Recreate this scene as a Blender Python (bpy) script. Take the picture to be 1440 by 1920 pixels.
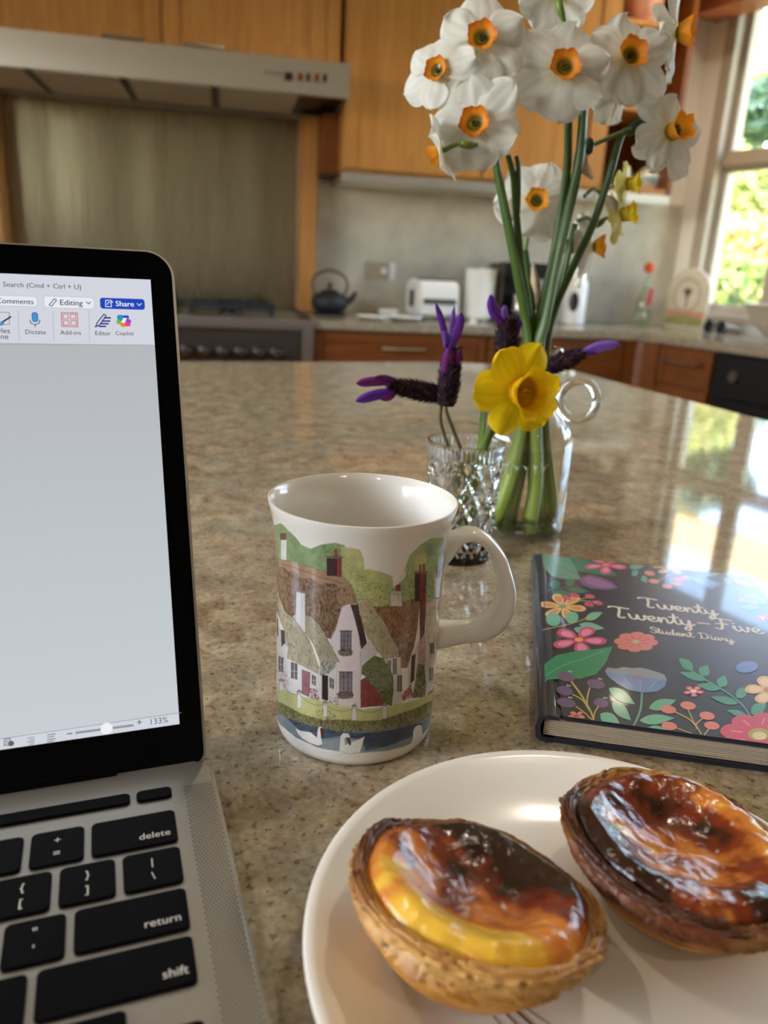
import bpy, bmesh, math, random
import numpy as np
from mathutils import Vector, Matrix

for _o in list(bpy.data.objects):
    bpy.data.objects.remove(_o, do_unlink=True)
scene = bpy.context.scene
COL = scene.collection
R_ = math.radians

# ------------------------------------------------------------------ camera
# island worktop is z = 0, back wall runs along X, metres
FPX, PX0, PY0, EYE = 1442.0, 720.0, 960.0, 0.205
YAW, PITCH, ROLL = R_(12), R_(17.6), R_(3.0)
_F = np.array([math.sin(YAW)*math.cos(PITCH), math.cos(YAW)*math.cos(PITCH), -math.sin(PITCH)])
_R0 = np.array([math.cos(YAW), -math.sin(YAW), 0.0])
_D0 = np.cross(_F, _R0)
_R = math.cos(ROLL)*_R0 - math.sin(ROLL)*_D0
_D = math.sin(ROLL)*_R0 + math.cos(ROLL)*_D0
CAMP = np.array([0, 0, EYE])
cam_data = bpy.data.cameras.new('camera')
cam = bpy.data.objects.new('camera', cam_data)
COL.objects.link(cam)
cam.matrix_world = Matrix(((_R[0], -_D[0], -_F[0], 0), (_R[1], -_D[1], -_F[1], 0),
                           (_R[2], -_D[2], -_F[2], EYE), (0, 0, 0, 1)))
cam_data.sensor_fit = 'VERTICAL'
cam_data.sensor_height = 24.0
cam_data.sensor_width = 18.0
cam_data.lens = 24.0*FPX/1920.0
cam_data.clip_start = 0.01
cam_data.dof.use_dof = True
cam_data.dof.focus_distance = 0.35
cam_data.dof.aperture_fstop = 6.3
scene.camera = cam

# ------------------------------------------------------------------ light
scene.view_settings.view_transform = 'Standard'
scene.view_settings.look = 'None'
scene.view_settings.gamma = 1.0
scene.view_settings.use_curve_mapping = False
scene.view_settings.exposure = 0.0
world = bpy.data.worlds.new('sky')
scene.world = world
world.use_nodes = True
_n = world.node_tree.nodes
_bg = _n['Background']
_sky = _n.new('ShaderNodeTexSky')
_sky.sky_type = 'NISHITA'
_sky.sun_disc = False
_sky.sun_elevation = R_(48)
_sky.sun_rotation = R_(250)
_sky.air_density = 1.0
_sky.dust_density = 2.5
world.node_tree.links.new(_sky.outputs[0], _bg.inputs[0])
_bg.inputs[1].default_value = 3.2

sun_d = bpy.data.lights.new('sun', 'SUN')
sun_d.energy = 14.0
sun_d.angle = R_(0.6)
sun_d.color = (1.0, 0.93, 0.82)
sun = bpy.data.objects.new('sun', sun_d)
COL.objects.link(sun)
sun.rotation_euler = Vector((0.30, -0.55, -0.75)).to_track_quat('-Z', 'Y').to_euler()
sun.location = (0, 0, 8)

# the window wall runs 17 degrees off the back wall's normal
BACK_Y = 3.64
WC = np.array([2.1653, BACK_Y, 0.0])
WA = R_(17)
WU = np.array([math.sin(WA), -math.cos(WA), 0.0])      # along the window wall, towards the viewer
WN = np.array([math.cos(WA), math.sin(WA), 0.0])       # outwards
WIN_S0, WIN_S1, WIN_Z0, WIN_Z1 = 0.105, 2.45, 0.075, 1.46
FLOOR_Z, CEIL_Z = -0.92, 1.72
LEFT_X, FRONT_Y = -2.6, -2.6
FW = (-0.9, 1.6, 0.45, 1.35)       # added window in the left wall: y0, y1, z0, z1


def portal(name, centre, normal, sx, sy):
    d = bpy.data.lights.new(name, 'AREA')
    d.shape = 'RECTANGLE'
    d.size, d.size_y = sx, sy
    d.cycles.is_portal = True
    o = bpy.data.objects.new(name, d)
    COL.objects.link(o)
    o.location = centre
    o.rotation_euler = Vector(normal).to_track_quat('-Z', 'Z').to_euler()
    return o


_wc = WC + WU*(WIN_S0+WIN_S1)/2 + WN*0.2
portal('window_portal', (_wc[0], _wc[1], (WIN_Z0+WIN_Z1)/2), (-WN[0], -WN[1], 0), WIN_S1-WIN_S0, WIN_Z1-WIN_Z0)
portal('window_portal_left', (LEFT_X-0.2, (FW[0]+FW[1])/2, (FW[2]+FW[3])/2), (1, 0, 0), FW[1]-FW[0], FW[3]-FW[2])


# ------------------------------------------------------------------ geometry helpers
def ray(px, py):
    return _F + _R*(px-PX0)/FPX + _D*(py-PY0)/FPX


def PZ(px, py, z):
    d = ray(px, py)
    return CAMP + d*(z-EYE)/d[2]


def PY(px, py, y):
    d = ray(px, py)
    return CAMP + d*y/d[1]


def PP(px, py, pt, n):
    d = ray(px, py)
    return CAMP + d*((np.array(pt)-CAMP) @ np.array(n))/(d @ np.array(n))


def project(P):
    v = np.asarray(P, float) - CAMP
    z = v @ _F
    return PX0+FPX*(v @ _R)/z, PY0+FPX*(v @ _D)/z


def vnoise(p, seed=0.0):
    p = np.asarray(p, float)+seed*17.13+100.0
    i = np.floor(p)
    f = p-i
    u = f*f*(3-2*f)

    def h(dx, dy, dz):
        q = (i[..., 0]+dx)*127.1+(i[..., 1]+dy)*311.7+(i[..., 2]+dz)*74.7
        s = np.sin(q)*43758.5453
        return s-np.floor(s)
    x, y, z = u[..., 0], u[..., 1], u[..., 2]
    a = h(0, 0, 0)*(1-x)+h(1, 0, 0)*x
    b = h(0, 1, 0)*(1-x)+h(1, 1, 0)*x
    c = h(0, 0, 1)*(1-x)+h(1, 0, 1)*x
    d = h(0, 1, 1)*(1-x)+h(1, 1, 1)*x
    return (a*(1-y)+b*y)*(1-z)+(c*(1-y)+d*y)*z


def fbm(p, seed=0.0, octv=4):
    p = np.asarray(p, float)
    s, a, t = 0, 0.5, 0
    for k in range(octv):
        s = s+a*vnoise(p*(2**k), seed+k*3.1)
        t += a
        a *= 0.5
    return s/t


def smooth(a, b, x):
    t = np.clip((x-a)/(b-a), 0, 1)
    return t*t*(3-2*t)


def lin(rgb):
    out = []
    for c in rgb:
        c /= 255.0
        out.append(c/12.92 if c <= 0.04045 else ((c+0.055)/1.055)**2.4)
    return tuple(out)


def catmull(pts, n=8):
    pts = [np.array(p, float) for p in pts]
    if len(pts) < 3:
        return pts
    q = [2*pts[0]-pts[1]]+pts+[2*pts[-1]-pts[-2]]
    out = []
    for i in range(1, len(q)-2):
        for k in range(n):
            t = k/n
            out.append(0.5*((2*q[i])+(-q[i-1]+q[i+1])*t+(2*q[i-1]-5*q[i]+4*q[i+1]-q[i+2])*t*t
                            + (-q[i-1]+3*q[i]-3*q[i+1]+q[i+2])*t**3))
    out.append(q[-2])
    return out


class MB:
    """collects geometry for ONE mesh object"""
    def __init__(self):
        self.v, self.f, self.c = [], [], []

    def add(self, vs, fs, col=None):
        o = len(self.v)
        self.v += [tuple(map(float, p)) for p in vs]
        self.f += [tuple(i+o for i in f) for f in fs]
        self.c += [col if col is not None else (1, 1, 1)]*len(vs)
        return o

    def box(self, x0, y0, z0, x1, y1, z1, col=None, M=None):
        vs = [(x, y, z) for z in (z0, z1) for y in (y0, y1) for x in (x0, x1)]
        if M is not None:
            vs = [tuple(M @ Vector(p)) for p in vs]
        self.add(vs, [(0, 2, 3, 1), (4, 5, 7, 6), (0, 1, 5, 4), (2, 6, 7, 3), (0, 4, 6, 2), (1, 3, 7, 5)], col)
        return self

    def lathe(self, prof, n=32, c=(0, 0, 0), col=None, M=None, closed=False):
        vs, rings = [], []
        for r, z in prof:
            if r < 1e-7:
                rings.append([len(vs)])
                vs.append((c[0], c[1], c[2]+z))
            else:
                rings.append(list(range(len(vs), len(vs)+n)))
                for k in range(n):
                    a = 2*math.pi*k/n
                    vs.append((c[0]+r*math.cos(a), c[1]+r*math.sin(a), c[2]+z))
        fs = []
        pairs = list(zip(rings[:-1], rings[1:]))
        if closed:
            pairs.append((rings[-1], rings[0]))
        for A, B in pairs:
            for k in range(n):
                k2 = (k+1) % n
                if len(A) == 1 and len(B) == 1:
                    continue
                if len(A) == 1:
                    fs.append((A[0], B[k2], B[k]))
                elif len(B) == 1:
                    fs.append((A[k], A[k2], B[0]))
                else:
                    fs.append((A[k], A[k2], B[k2], B[k]))
        if M is not None:
            vs = [tuple(M @ Vector(p)) for p in vs]
        self.add(vs, fs, col)
        return self

    def tube(self, pts, rad, n=8, col=None, flat=None, up=(0, 0, 1), caps=True, closed=False):
        """rad: number or list; flat: second radius factor list/number for an elliptical section"""
        pts = [np.array(p, float) for p in pts]
        m = len(pts)
        rad = [rad]*m if np.isscalar(rad) else rad
        fl = [1.0 if flat is None else flat]*m if (flat is None or np.isscalar(flat)) else flat
        vs, fs = [], []
        prev = None
        for i, p in enumerate(pts):
            if closed:
                t = pts[(i+1) % m]-pts[i-1]
            else:
                t = pts[min(i+1, m-1)]-pts[max(i-1, 0)]
            t = t/(np.linalg.norm(t)+1e-12)
            if prev is None:
                a = np.array(up, float)
                if abs(a @ t) > 0.95:
                    a = np.array((1.0, 0.1, 0))
            else:
                a = prev
            a = a-(a @ t)*t
            a = a/(np.linalg.norm(a)+1e-12)
            prev = a
            b = np.cross(t, a)
            for k in range(n):
                w = 2*math.pi*k/n
                vs.append(p+rad[i]*(math.cos(w)*a*fl[i]+math.sin(w)*b))
        rng = m if closed else m-1
        for i in range(rng):
            j = (i+1) % m
            for k in range(n):
                k2 = (k+1) % n
                fs.append((i*n+k, i*n+k2, j*n+k2, j*n+k))
        if caps and not closed:
            fs.append(tuple(range(n-1, -1, -1)))
            fs.append(tuple((m-1)*n+k for k in range(n)))
        self.add(vs, fs, col)
        return self

    def grid(self, P, col=None, wrap=False):
        """P: array (a, b, 3)"""
        P = np.asarray(P)
        a, b = P.shape[:2]
        fs = []
        for i in range(a-1):
            for j in range(b if wrap else b-1):
                j2 = (j+1) % b
                fs.append((i*b+j, i*b+j2, (i+1)*b+j2, (i+1)*b+j))
        o = self.add(P.reshape(-1, 3), fs)
        if col is not None:
            C = np.asarray(col).reshape(-1, 3)
            self.c[o:o+len(C)] = [tuple(c) for c in C]
        return self

    def prism(self, poly, z0, z1, M=None, col=None):
        n = len(poly)
        vs = [(p[0], p[1], z0) for p in poly]+[(p[0], p[1], z1) for p in poly]
        fs = [tuple(range(n-1, -1, -1)), tuple(range(n, 2*n))]
        fs += [(k, (k+1) % n, n+(k+1) % n, n+k) for k in range(n)]
        if M is not None:
            vs = [tuple(M @ Vector(p)) for p in vs]
        self.add(vs, fs, col)
        return self

    def build(self, name, mat, parent=None, smooth_angle=40, bevel=0, seg=2, world=False, colors=False, local_empty=None):
        me = bpy.data.meshes.new(name)
        me.from_pydata(self.v, [], self.f)
        if colors:
            at = me.color_attributes.new('Col', 'FLOAT_COLOR', 'POINT')
            buf = np.ones((len(self.v), 4), np.float32)
            buf[:, :3] = np.array(self.c, np.float32)
            at.data.foreach_set('color', buf.ravel())
        if bevel or not colors:
            bm = bmesh.new()
            bm.from_mesh(me)
            bmesh.ops.recalc_face_normals(bm, faces=bm.faces)
            if bevel:
                ed = [e for e in bm.edges if len(e.link_faces) == 2 and e.calc_face_angle(0) > 0.6]
                bmesh.ops.bevel(bm, geom=ed, offset=bevel, segments=seg, affect='EDGES', clamp_overlap=True)
            bm.to_mesh(me)
            bm.free()
        if smooth_angle:
            me.polygons.foreach_set('use_smooth', [True]*len(me.polygons))
            if smooth_angle < 180:
                me.set_sharp_from_angle(angle=R_(smooth_angle))
        if mat is not None:
            me.materials.append(mat)
        o = bpy.data.objects.new(name, me)
        COL.objects.link(o)
        if parent is not None:
            o.parent = parent
            if world:
                o.matrix_parent_inverse = parent.matrix_basis.inverted()
        return o


def tag(o, label=None, cat=None, group=None, kind=None):
    if label:
        o['label'] = label
    if cat:
        o['category'] = cat
    if group:
        o['group'] = group
    if kind:
        o['kind'] = kind
    return o


def thing(name, label, cat, loc=(0, 0, 0), rotz=0.0, group=None):
    o = bpy.data.objects.new(name, None)
    COL.objects.link(o)
    o.location = tuple(map(float, loc))
    o.rotation_euler = (0, 0, rotz)
    o.empty_display_size = 0.02
    o.matrix_basis = Matrix.Translation(Vector(o.location)) @ Matrix.Rotation(rotz, 4, 'Z')
    return tag(o, label, cat, group)


def struct(name, mb, mat, **k):
    return tag(mb.build(name, mat, **k), kind='structure')


def text_mesh(s, size, align='LEFT', extrude=0.0):
    cu = bpy.data.curves.new('lettering', 'FONT')
    cu.body = s
    cu.size = size
    cu.align_x = align
    cu.extrude = extrude
    cu.resolution_u = 3
    ob = bpy.data.objects.new('lettering', cu)
    COL.objects.link(ob)
    dg = bpy.context.evaluated_depsgraph_get()
    me = bpy.data.meshes.new_from_object(ob.evaluated_get(dg))
    vs = [tuple(v.co) for v in me.vertices]
    fs = [tuple(p.vertices) for p in me.polygons]
    bpy.data.objects.remove(ob)
    bpy.data.curves.remove(cu)
    bpy.data.meshes.remove(me)
    return vs, fs


# ------------------------------------------------------------------ materials
def new_mat(name):
    m = bpy.data.materials.new(name)
    m.use_nodes = True
    return m, m.node_tree.nodes, m.node_tree.links, m.node_tree.nodes['Principled BSDF']


def plain(name, rgb, rough=0.5, metal=0.0, var=0.08, scale=30.0, bump=0.0, spec=0.5, coat=0.0, stretch=(1, 1, 1), emis=None, emis_s=0.0, sub=0.0):
    """principled material whose colour drifts a little with noise"""
    m, n, l, b = new_mat(name)
    c = lin(rgb)
    tc = n.new('ShaderNodeTexCoord')
    mp = n.new('ShaderNodeMapping')
    mp.inputs['Scale'].default_value = stretch
    nz = n.new('ShaderNodeTexNoise')
    nz.inputs['Scale'].default_value = scale
    nz.inputs['Detail'].default_value = 5
    l.new(tc.outputs['Object'], mp.inputs[0])
    l.new(mp.outputs[0], nz.inputs['Vector'])
    cr = n.new('ShaderNodeValToRGB')
    cr.color_ramp.elements[0].position = 0.3
    cr.color_ramp.elements[1].position = 0.7
    cr.color_ramp.elements[0].color = tuple(max(0, x*(1-var)) for x in c)+(1,)
    cr.color_ramp.elements[1].color = tuple(min(1, x*(1+var)) for x in c)+(1,)
    l.new(nz.outputs['Fac'], cr.inputs[0])
    l.new(cr.outputs[0], b.inputs['Base Color'])
    b.inputs['Roughness'].default_value = rough
    b.inputs['Metallic'].default_value = metal
    b.inputs['Specular IOR Level'].default_value = spec
    b.inputs['Coat Weight'].default_value = coat
    if sub:
        b.inputs['Subsurface Weight'].default_value = sub
        b.inputs['Subsurface Radius'].default_value = (0.004, 0.003, 0.002)
        b.inputs['Subsurface Scale'].default_value = 1.0
    if emis:
        b.inputs['Emission Color'].default_value = lin(emis)+(1,)
        b.inputs['Emission Strength'].default_value = emis_s
    if bump:
        bp = n.new('ShaderNodeBump')
        bp.inputs['Strength'].default_value = bump
        bp.inputs['Distance'].default_value = 0.002
        l.new(nz.outputs['Fac'], bp.inputs['Height'])
        l.new(bp.outputs[0], b.inputs['Normal'])
    return m


def ramp(n, stops):
    cr = n.new('ShaderNodeValToRGB')
    e = cr.color_ramp.elements
    while len(e) < len(stops):
        e.new(0.5)
    for i, (p, c) in enumerate(stops):
        e[i].position = p
        e[i].color = (lin(c) if len(c) == 3 else c[:3])+(1,)
    return cr


def wood(name, dark, light, rough=0.35, horizontal=False):
    m, n, l, b = new_mat(name)
    tc = n.new('ShaderNodeTexCoord')
    mp = n.new('ShaderNodeMapping')
    mp.inputs['Scale'].default_value = (1.2, 20, 20) if horizontal else (20, 20, 1.2)
    nz = n.new('ShaderNodeTexNoise')
    nz.inputs['Scale'].default_value = 2.2
    nz.inputs['Detail'].default_value = 7
    nz.inputs['Distortion'].default_value = 0.6
    l.new(tc.outputs['Object'], mp.inputs[0])
    l.new(mp.outputs[0], nz.inputs['Vector'])
    cr = ramp(n, [(0.3, dark), (0.7, light)])
    l.new(nz.outputs['Fac'], cr.inputs[0])
    l.new(cr.outputs[0], b.inputs['Base Color'])
    b.inputs['Roughness'].default_value = rough
    bp = n.new('ShaderNodeBump')
    bp.inputs['Strength'].default_value = 0.08
    l.new(nz.outputs['Fac'], bp.inputs['Height'])
    l.new(bp.outputs[0], b.inputs['Normal'])
    return m


def granite(name, cols, rough=0.055, grey=(152, 149, 134), spec=0.5):
    m, n, l, b = new_mat(name)
    tc = n.new('ShaderNodeTexCoord')
    n1 = n.new('ShaderNodeTexNoise'); n1.inputs['Scale'].default_value = 40; n1.inputs['Detail'].default_value = 8; n1.inputs['Roughness'].default_value = 0.72; n1.inputs['Distortion'].default_value = 0.5
    n2 = n.new('ShaderNodeTexNoise'); n2.inputs['Scale'].default_value = 13; n2.inputs['Detail'].default_value = 6; n2.inputs['Roughness'].default_value = 0.65
    n3 = n.new('ShaderNodeTexNoise'); n3.inputs['Scale'].default_value = 290; n3.inputs['Detail'].default_value = 3
    vo = n.new('ShaderNodeTexNoise'); vo.inputs['Scale'].default_value = 330; vo.inputs['Detail'].default_value = 2
    for q in (n1, n2, n3, vo):
        l.new(tc.outputs['Object'], q.inputs['Vector'])
    base = ramp(n, [(0.30, cols[0]), (0.46, cols[1]), (0.58, cols[2]), (0.74, cols[3])])
    l.new(n1.outputs['Fac'], base.inputs[0])
    g = ramp(n, [(0.44, (0, 0, 0)), (0.62, (255, 255, 255))])
    l.new(n2.outputs['Fac'], g.inputs[0])
    mx = n.new('ShaderNodeMix'); mx.data_type = 'RGBA'
    gm = n.new('ShaderNodeMath'); gm.operation = 'MULTIPLY'; gm.inputs[1].default_value = 0.55
    l.new(g.outputs[0], gm.inputs[0])
    l.new(gm.outputs[0], mx.inputs['Factor'])
    l.new(base.outputs[0], mx.inputs['A'])
    mx.inputs['B'].default_value = lin(grey)+(1,)
    # dark specks
    sp = ramp(n, [(0.0, (255, 255, 255)), (0.585, (0, 0, 0)), (0.66, (255, 255, 255))])
    sp.color_ramp.elements[0].position = 0.0
    sp.color_ramp.elements[0].color = (0, 0, 0, 1)
    l.new(n3.outputs['Fac'], sp.inputs[0])
    mx2 = n.new('ShaderNodeMix'); mx2.data_type = 'RGBA'
    sm = n.new('ShaderNodeMath'); sm.operation = 'MULTIPLY'; sm.inputs[1].default_value = 0.62
    l.new(sp.outputs[0], sm.inputs[0])
    l.new(sm.outputs[0], mx2.inputs['Factor'])
    l.new(mx.outputs['Result'], mx2.inputs['A'])
    mx2.inputs['B'].default_value = lin((84, 58, 38))+(1,)
    fi = ramp(n, [(0.35, (225, 225, 225)), (0.65, (255, 255, 255))])
    l.new(vo.outputs['Fac'], fi.inputs[0])
    mu = n.new('ShaderNodeMix'); mu.data_type = 'RGBA'; mu.blend_type = 'MULTIPLY'; mu.inputs['Factor'].default_value = 1
    l.new(mx2.outputs['Result'], mu.inputs['A'])
    l.new(fi.outputs[0], mu.inputs['B'])
    l.new(mu.outputs['Result'], b.inputs['Base Color'])
    b.inputs['Roughness'].default_value = rough
    b.inputs['Specular IOR Level'].default_value = spec
    return m


def steel(name, rgb, rough=0.32, axis='z'):
    m, n, l, b = new_mat(name)
    tc = n.new('ShaderNodeTexCoord')
    mp = n.new('ShaderNodeMapping')
    mp.inputs['Scale'].default_value = {'z': (60, 60, 0.6), 'x': (0.6, 60, 60)}[axis]
    nz = n.new('ShaderNodeTexNoise'); nz.inputs['Scale'].default_value = 6; nz.inputs['Detail'].default_value = 4
    l.new(tc.outputs['Object'], mp.inputs[0]); l.new(mp.outputs[0], nz.inputs['Vector'])
    mr = n.new('ShaderNodeMapRange'); mr.inputs['To Min'].default_value = rough-0.06; mr.inputs['To Max'].default_value = rough+0.08
    l.new(nz.outputs['Fac'], mr.inputs['Value']); l.new(mr.outputs[0], b.inputs['Roughness'])
    c = lin(rgb)
    cr = n.new('ShaderNodeValToRGB')
    cr.color_ramp.elements[0].color = tuple(x*0.97 for x in c)+(1,)
    cr.color_ramp.elements[1].color = tuple(min(1, x*1.03) for x in c)+(1,)
    l.new(nz.outputs['Fac'], cr.inputs[0]); l.new(cr.outputs[0], b.inputs['Base Color'])
    b.inputs['Metallic'].default_value = 1.0
    b.inputs['Anisotropic'].default_value = 0.6
    if axis == 'z':
        mp2 = n.new('ShaderNodeMapping'); mp2.inputs['Scale'].default_value = (2.6, 2.6, 0.12)
        nw = n.new('ShaderNodeTexNoise'); nw.inputs['Scale'].default_value = 1.6; nw.inputs['Detail'].default_value = 0.5
        l.new(tc.outputs['Object'], mp2.inputs[0]); l.new(mp2.outputs[0], nw.inputs['Vector'])
        bp = n.new('ShaderNodeBump'); bp.inputs['Strength'].default_value = 1.0; bp.inputs['Distance'].default_value = 0.022
        l.new(nw.outputs['Fac'], bp.inputs['Height']); l.new(bp.outputs[0], b.inputs['Normal'])
    return m


def attr_mat(name, rough=0.5, spec=0.5, emit=0.0, coat=0.0, bump=0.0, bscale=300, transl=0.0, sub=0.0, metal=0.0):
    """colour comes from the mesh's own printed colours"""
    m, n, l, b = new_mat(name)
    at = n.new('ShaderNodeAttribute'); at.attribute_name = 'Col'
    if emit:
        em = n.new('ShaderNodeEmission'); em.inputs[1].default_value = emit
        l.new(at.outputs['Color'], em.inputs[0])
        b.inputs['Base Color'].default_value = (0.01, 0.01, 0.01, 1)
        b.inputs['Roughness'].default_value = rough
        l.new(at.outputs['Color'], b.inputs['Emission Color'])
        b.inputs['Emission Strength'].default_value = emit
        return m
    l.new(at.outputs['Color'], b.inputs['Base Color'])
    b.inputs['Roughness'].default_value = rough
    b.inputs['Specular IOR Level'].default_value = spec
    b.inputs['Coat Weight'].default_value = coat
    b.inputs['Coat Roughness'].default_value = 0.08
    b.inputs['Metallic'].default_value = metal
    if sub:
        b.inputs['Subsurface Weight'].default_value = sub
        b.inputs['Subsurface Radius'].default_value = (0.004, 0.002, 0.001)
        b.inputs['Subsurface Scale'].default_value = 1.0
    if bump:
        tc = n.new('ShaderNodeTexCoord')
        nz = n.new('ShaderNodeTexNoise'); nz.inputs['Scale'].default_value = bscale; nz.inputs['Detail'].default_value = 4
        l.new(tc.outputs['Object'], nz.inputs['Vector'])
        bp = n.new('ShaderNodeBump'); bp.inputs['Strength'].default_value = bump; bp.inputs['Distance'].default_value = 0.001
        l.new(nz.outputs['Fac'], bp.inputs['Height']); l.new(bp.outputs[0], b.inputs['Normal'])
    if transl:
        tr = n.new('ShaderNodeBsdfTranslucent')
        l.new(at.outputs['Color'], tr.inputs[0])
        mx = n.new('ShaderNodeMixShader'); mx.inputs[0].default_value = transl
        l.new(b.outputs[0], mx.inputs[1]); l.new(tr.outputs[0], mx.inputs[2])
        l.new(mx.outputs[0], n['Material Output'].inputs[0])
    return m


def thin_glass(name, tint=(0.97, 0.985, 0.98), ior=1.5, rough=0.0, boost=1.0):
    m, n, l, b = new_mat(name)
    n.remove(b)
    tr = n.new('ShaderNodeBsdfTransparent'); tr.inputs[0].default_value = tint+(1,)
    gl = n.new('ShaderNodeBsdfGlossy'); gl.inputs['Roughness'].default_value = rough
    gl.inputs['Color'].default_value = (1, 1, 1, 1)
    fr = n.new('ShaderNodeLayerWeight'); fr.inputs[0].default_value = 0.5
    pw = n.new('ShaderNodeMath'); pw.operation = 'POWER'; pw.inputs[1].default_value = 4.0
    l.new(fr.outputs['Facing'], pw.inputs[0])
    mm = n.new('ShaderNodeMath'); mm.operation = 'MULTIPLY_ADD'; mm.use_clamp = True
    f0 = ((ior-1)/(ior+1))**2
    mm.inputs[1].default_value = 0.85*boost; mm.inputs[2].default_value = f0*boost
    l.new(pw.outputs[0], mm.inputs[0])
    mx = n.new('ShaderNodeMixShader')
    l.new(mm.outputs[0], mx.inputs[0]); l.new(tr.outputs[0], mx.inputs[1]); l.new(gl.outputs[0], mx.inputs[2])
    l.new(mx.outputs[0], n['Material Output'].inputs[0])
    return m


def solid_glass(name, tint=(0.98, 0.99, 0.985), ior=1.5, rough=0.0):
    m, n, l, b = new_mat(name)
    b.inputs['Base Color'].default_value = tint+(1,)
    b.inputs['Roughness'].default_value = rough
    b.inputs['IOR'].default_value = ior
    b.inputs['Transmission Weight'].default_value = 1.0
    return m


M = {}
M['wall'] = plain('painted_plaster', (240, 235, 225), 0.75, var=0.02, scale=6)
M['ceiling'] = plain('ceiling_paint', (232, 228, 220), 0.8, var=0.02, scale=4)
M['floor'] = wood('floor_boards', (120, 78, 45), (160, 110, 66), 0.3, True)
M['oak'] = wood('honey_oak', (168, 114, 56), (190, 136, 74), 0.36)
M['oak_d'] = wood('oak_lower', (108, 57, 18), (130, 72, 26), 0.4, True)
M['granite'] = granite('island_granite', [(116, 96, 74), (158, 139, 112), (186, 170, 143), (208, 197, 174)])
M['granite_b'] = granite('counter_granite', [(150, 128, 104), (172, 154, 128), (190, 174, 148), (206, 194, 170)], rough=0.1)
M['stone'] = plain('stone_splashback', (192, 183, 165), 0.4, var=0.17, scale=9, bump=0.03)
M['steel'] = steel('brushed_steel', (150, 140, 114), 0.26, 'z')
M['steel_x'] = steel('brushed_steel_long', (205, 200, 190), 0.3, 'x')
M['steel_d'] = steel('dark_steel', (120, 112, 100), 0.35, 'x')
M['chrome'] = plain('polished_metal', (215, 212, 205), 0.18, 1.0, 0.03)
M['black'] = plain('black_enamel', (18, 18, 20), 0.35, var=0.2)
M['iron'] = plain('cast_iron', (26, 27, 33), 0.55, var=0.25, scale=200, bump=0.2)
M['white_pl'] = plain('white_plastic', (228, 226, 220), 0.35, var=0.02)
M['paper'] = plain('paper', (240, 238, 232), 0.9, var=0.03, scale=60, bump=0.1)
M['frame'] = plain('taupe_window_paint', (176, 162, 144), 0.5, var=0.04)
M['ceramic'] = plain('white_glaze', (232, 228, 218), 0.16, var=0.015, scale=12, coat=0.3)

# ================================================================== the room
def wpt(s, off, z):
    """point on the window wall: s along it from the corner, off inwards, z up"""
    p = WC + WU*s - WN*off
    return (p[0], p[1], z)


WM = Matrix(((WU[0], -WN[0], 0, WC[0]), (WU[1], -WN[1], 0, WC[1]), (0, 0, 1, 0), (0, 0, 0, 1)))   # (s, off, z) -> world
WALL_S1 = (FRONT_Y-BACK_Y)/WU[1]
RIGHT_X = WC[0]+WU[0]*WALL_S1
struct('floor', MB().prism([(LEFT_X-0.15, FRONT_Y-0.15), (RIGHT_X+0.15, FRONT_Y-0.15), (WC[0]+0.15, BACK_Y+0.1), (LEFT_X-0.15, BACK_Y+0.1)], FLOOR_Z-0.1, FLOOR_Z), M['floor'])
struct('ceiling', MB().prism([(LEFT_X-0.4, FRONT_Y-0.4), (RIGHT_X+0.5, FRONT_Y-0.4), (WC[0]+0.5, BACK_Y+0.4), (LEFT_X-0.4, BACK_Y+0.4)], CEIL_Z, CEIL_Z+0.2), M['ceiling'])
struct('wall_back', MB().box(LEFT_X-0.15, BACK_Y, FLOOR_Z, WC[0]+0.12, BACK_Y+0.15, CEIL_Z), M['wall'])
mb = MB()
for y0, y1, z0, z1 in ((FRONT_Y, FW[0], FLOOR_Z, CEIL_Z), (FW[1], BACK_Y, FLOOR_Z, CEIL_Z), (FW[0], FW[1], FLOOR_Z, FW[2]), (FW[0], FW[1], FW[3], CEIL_Z)):
    mb.box(LEFT_X-0.15, y0, z0, LEFT_X, y1, z1)
struct('wall_left', mb, M['wall'])
mb = MB()
T = 0.16
for s0, s1, z0, z1 in ((0.0, WIN_S0, FLOOR_Z, CEIL_Z), (WIN_S1, WALL_S1, FLOOR_Z, CEIL_Z), (WIN_S0, WIN_S1, FLOOR_Z, WIN_Z0), (WIN_S0, WIN_S1, WIN_Z1, CEIL_Z)):
    mb.box(s0, -T, z0, s1, 0, z1, M=WM)
struct('wall_right', mb, M['wall'])
struct('wall_front', MB().box(LEFT_X-0.15, FRONT_Y-0.15, FLOOR_Z, RIGHT_X+0.15, FRONT_Y, CEIL_Z), M['wall'])

M['pane'] = thin_glass('window_glass', (0.98, 0.99, 0.985))
# window over the side counter
w = bpy.data.objects.new('window_1', None)
COL.objects.link(w)
tag(w, kind='structure')
fw, dpt = 0.06, 0.11
MULL = [0.53, 1.05, 1.57, 2.05]
RAIL_Z = 0.745
mb = MB()
mb.box(WIN_S0, -0.14, WIN_Z0, WIN_S0+fw, 0.012, WIN_Z1, M=WM)
mb.box(WIN_S1-fw, -0.14, WIN_Z0, WIN_S1, 0.012, WIN_Z1, M=WM)
mb.box(WIN_S0, -0.14, WIN_Z1-0.06, WIN_S1, 0.012, WIN_Z1, M=WM)
mb.box(WIN_S0, -0.14, WIN_Z0, WIN_S1, 0.0, WIN_Z0+0.02, M=WM)
mb.build('window_frame', M['frame'], w, bevel=0.004)
MB().box(WIN_S0-0.02, -0.02, WIN_Z0-0.025, WIN_S1+0.02, 0.07, WIN_Z0+0.003, M=WM).build('window_sill', M['frame'], w, bevel=0.004)
edges = [WIN_S0+fw-0.012]+MULL+[WIN_S1-fw]
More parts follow.
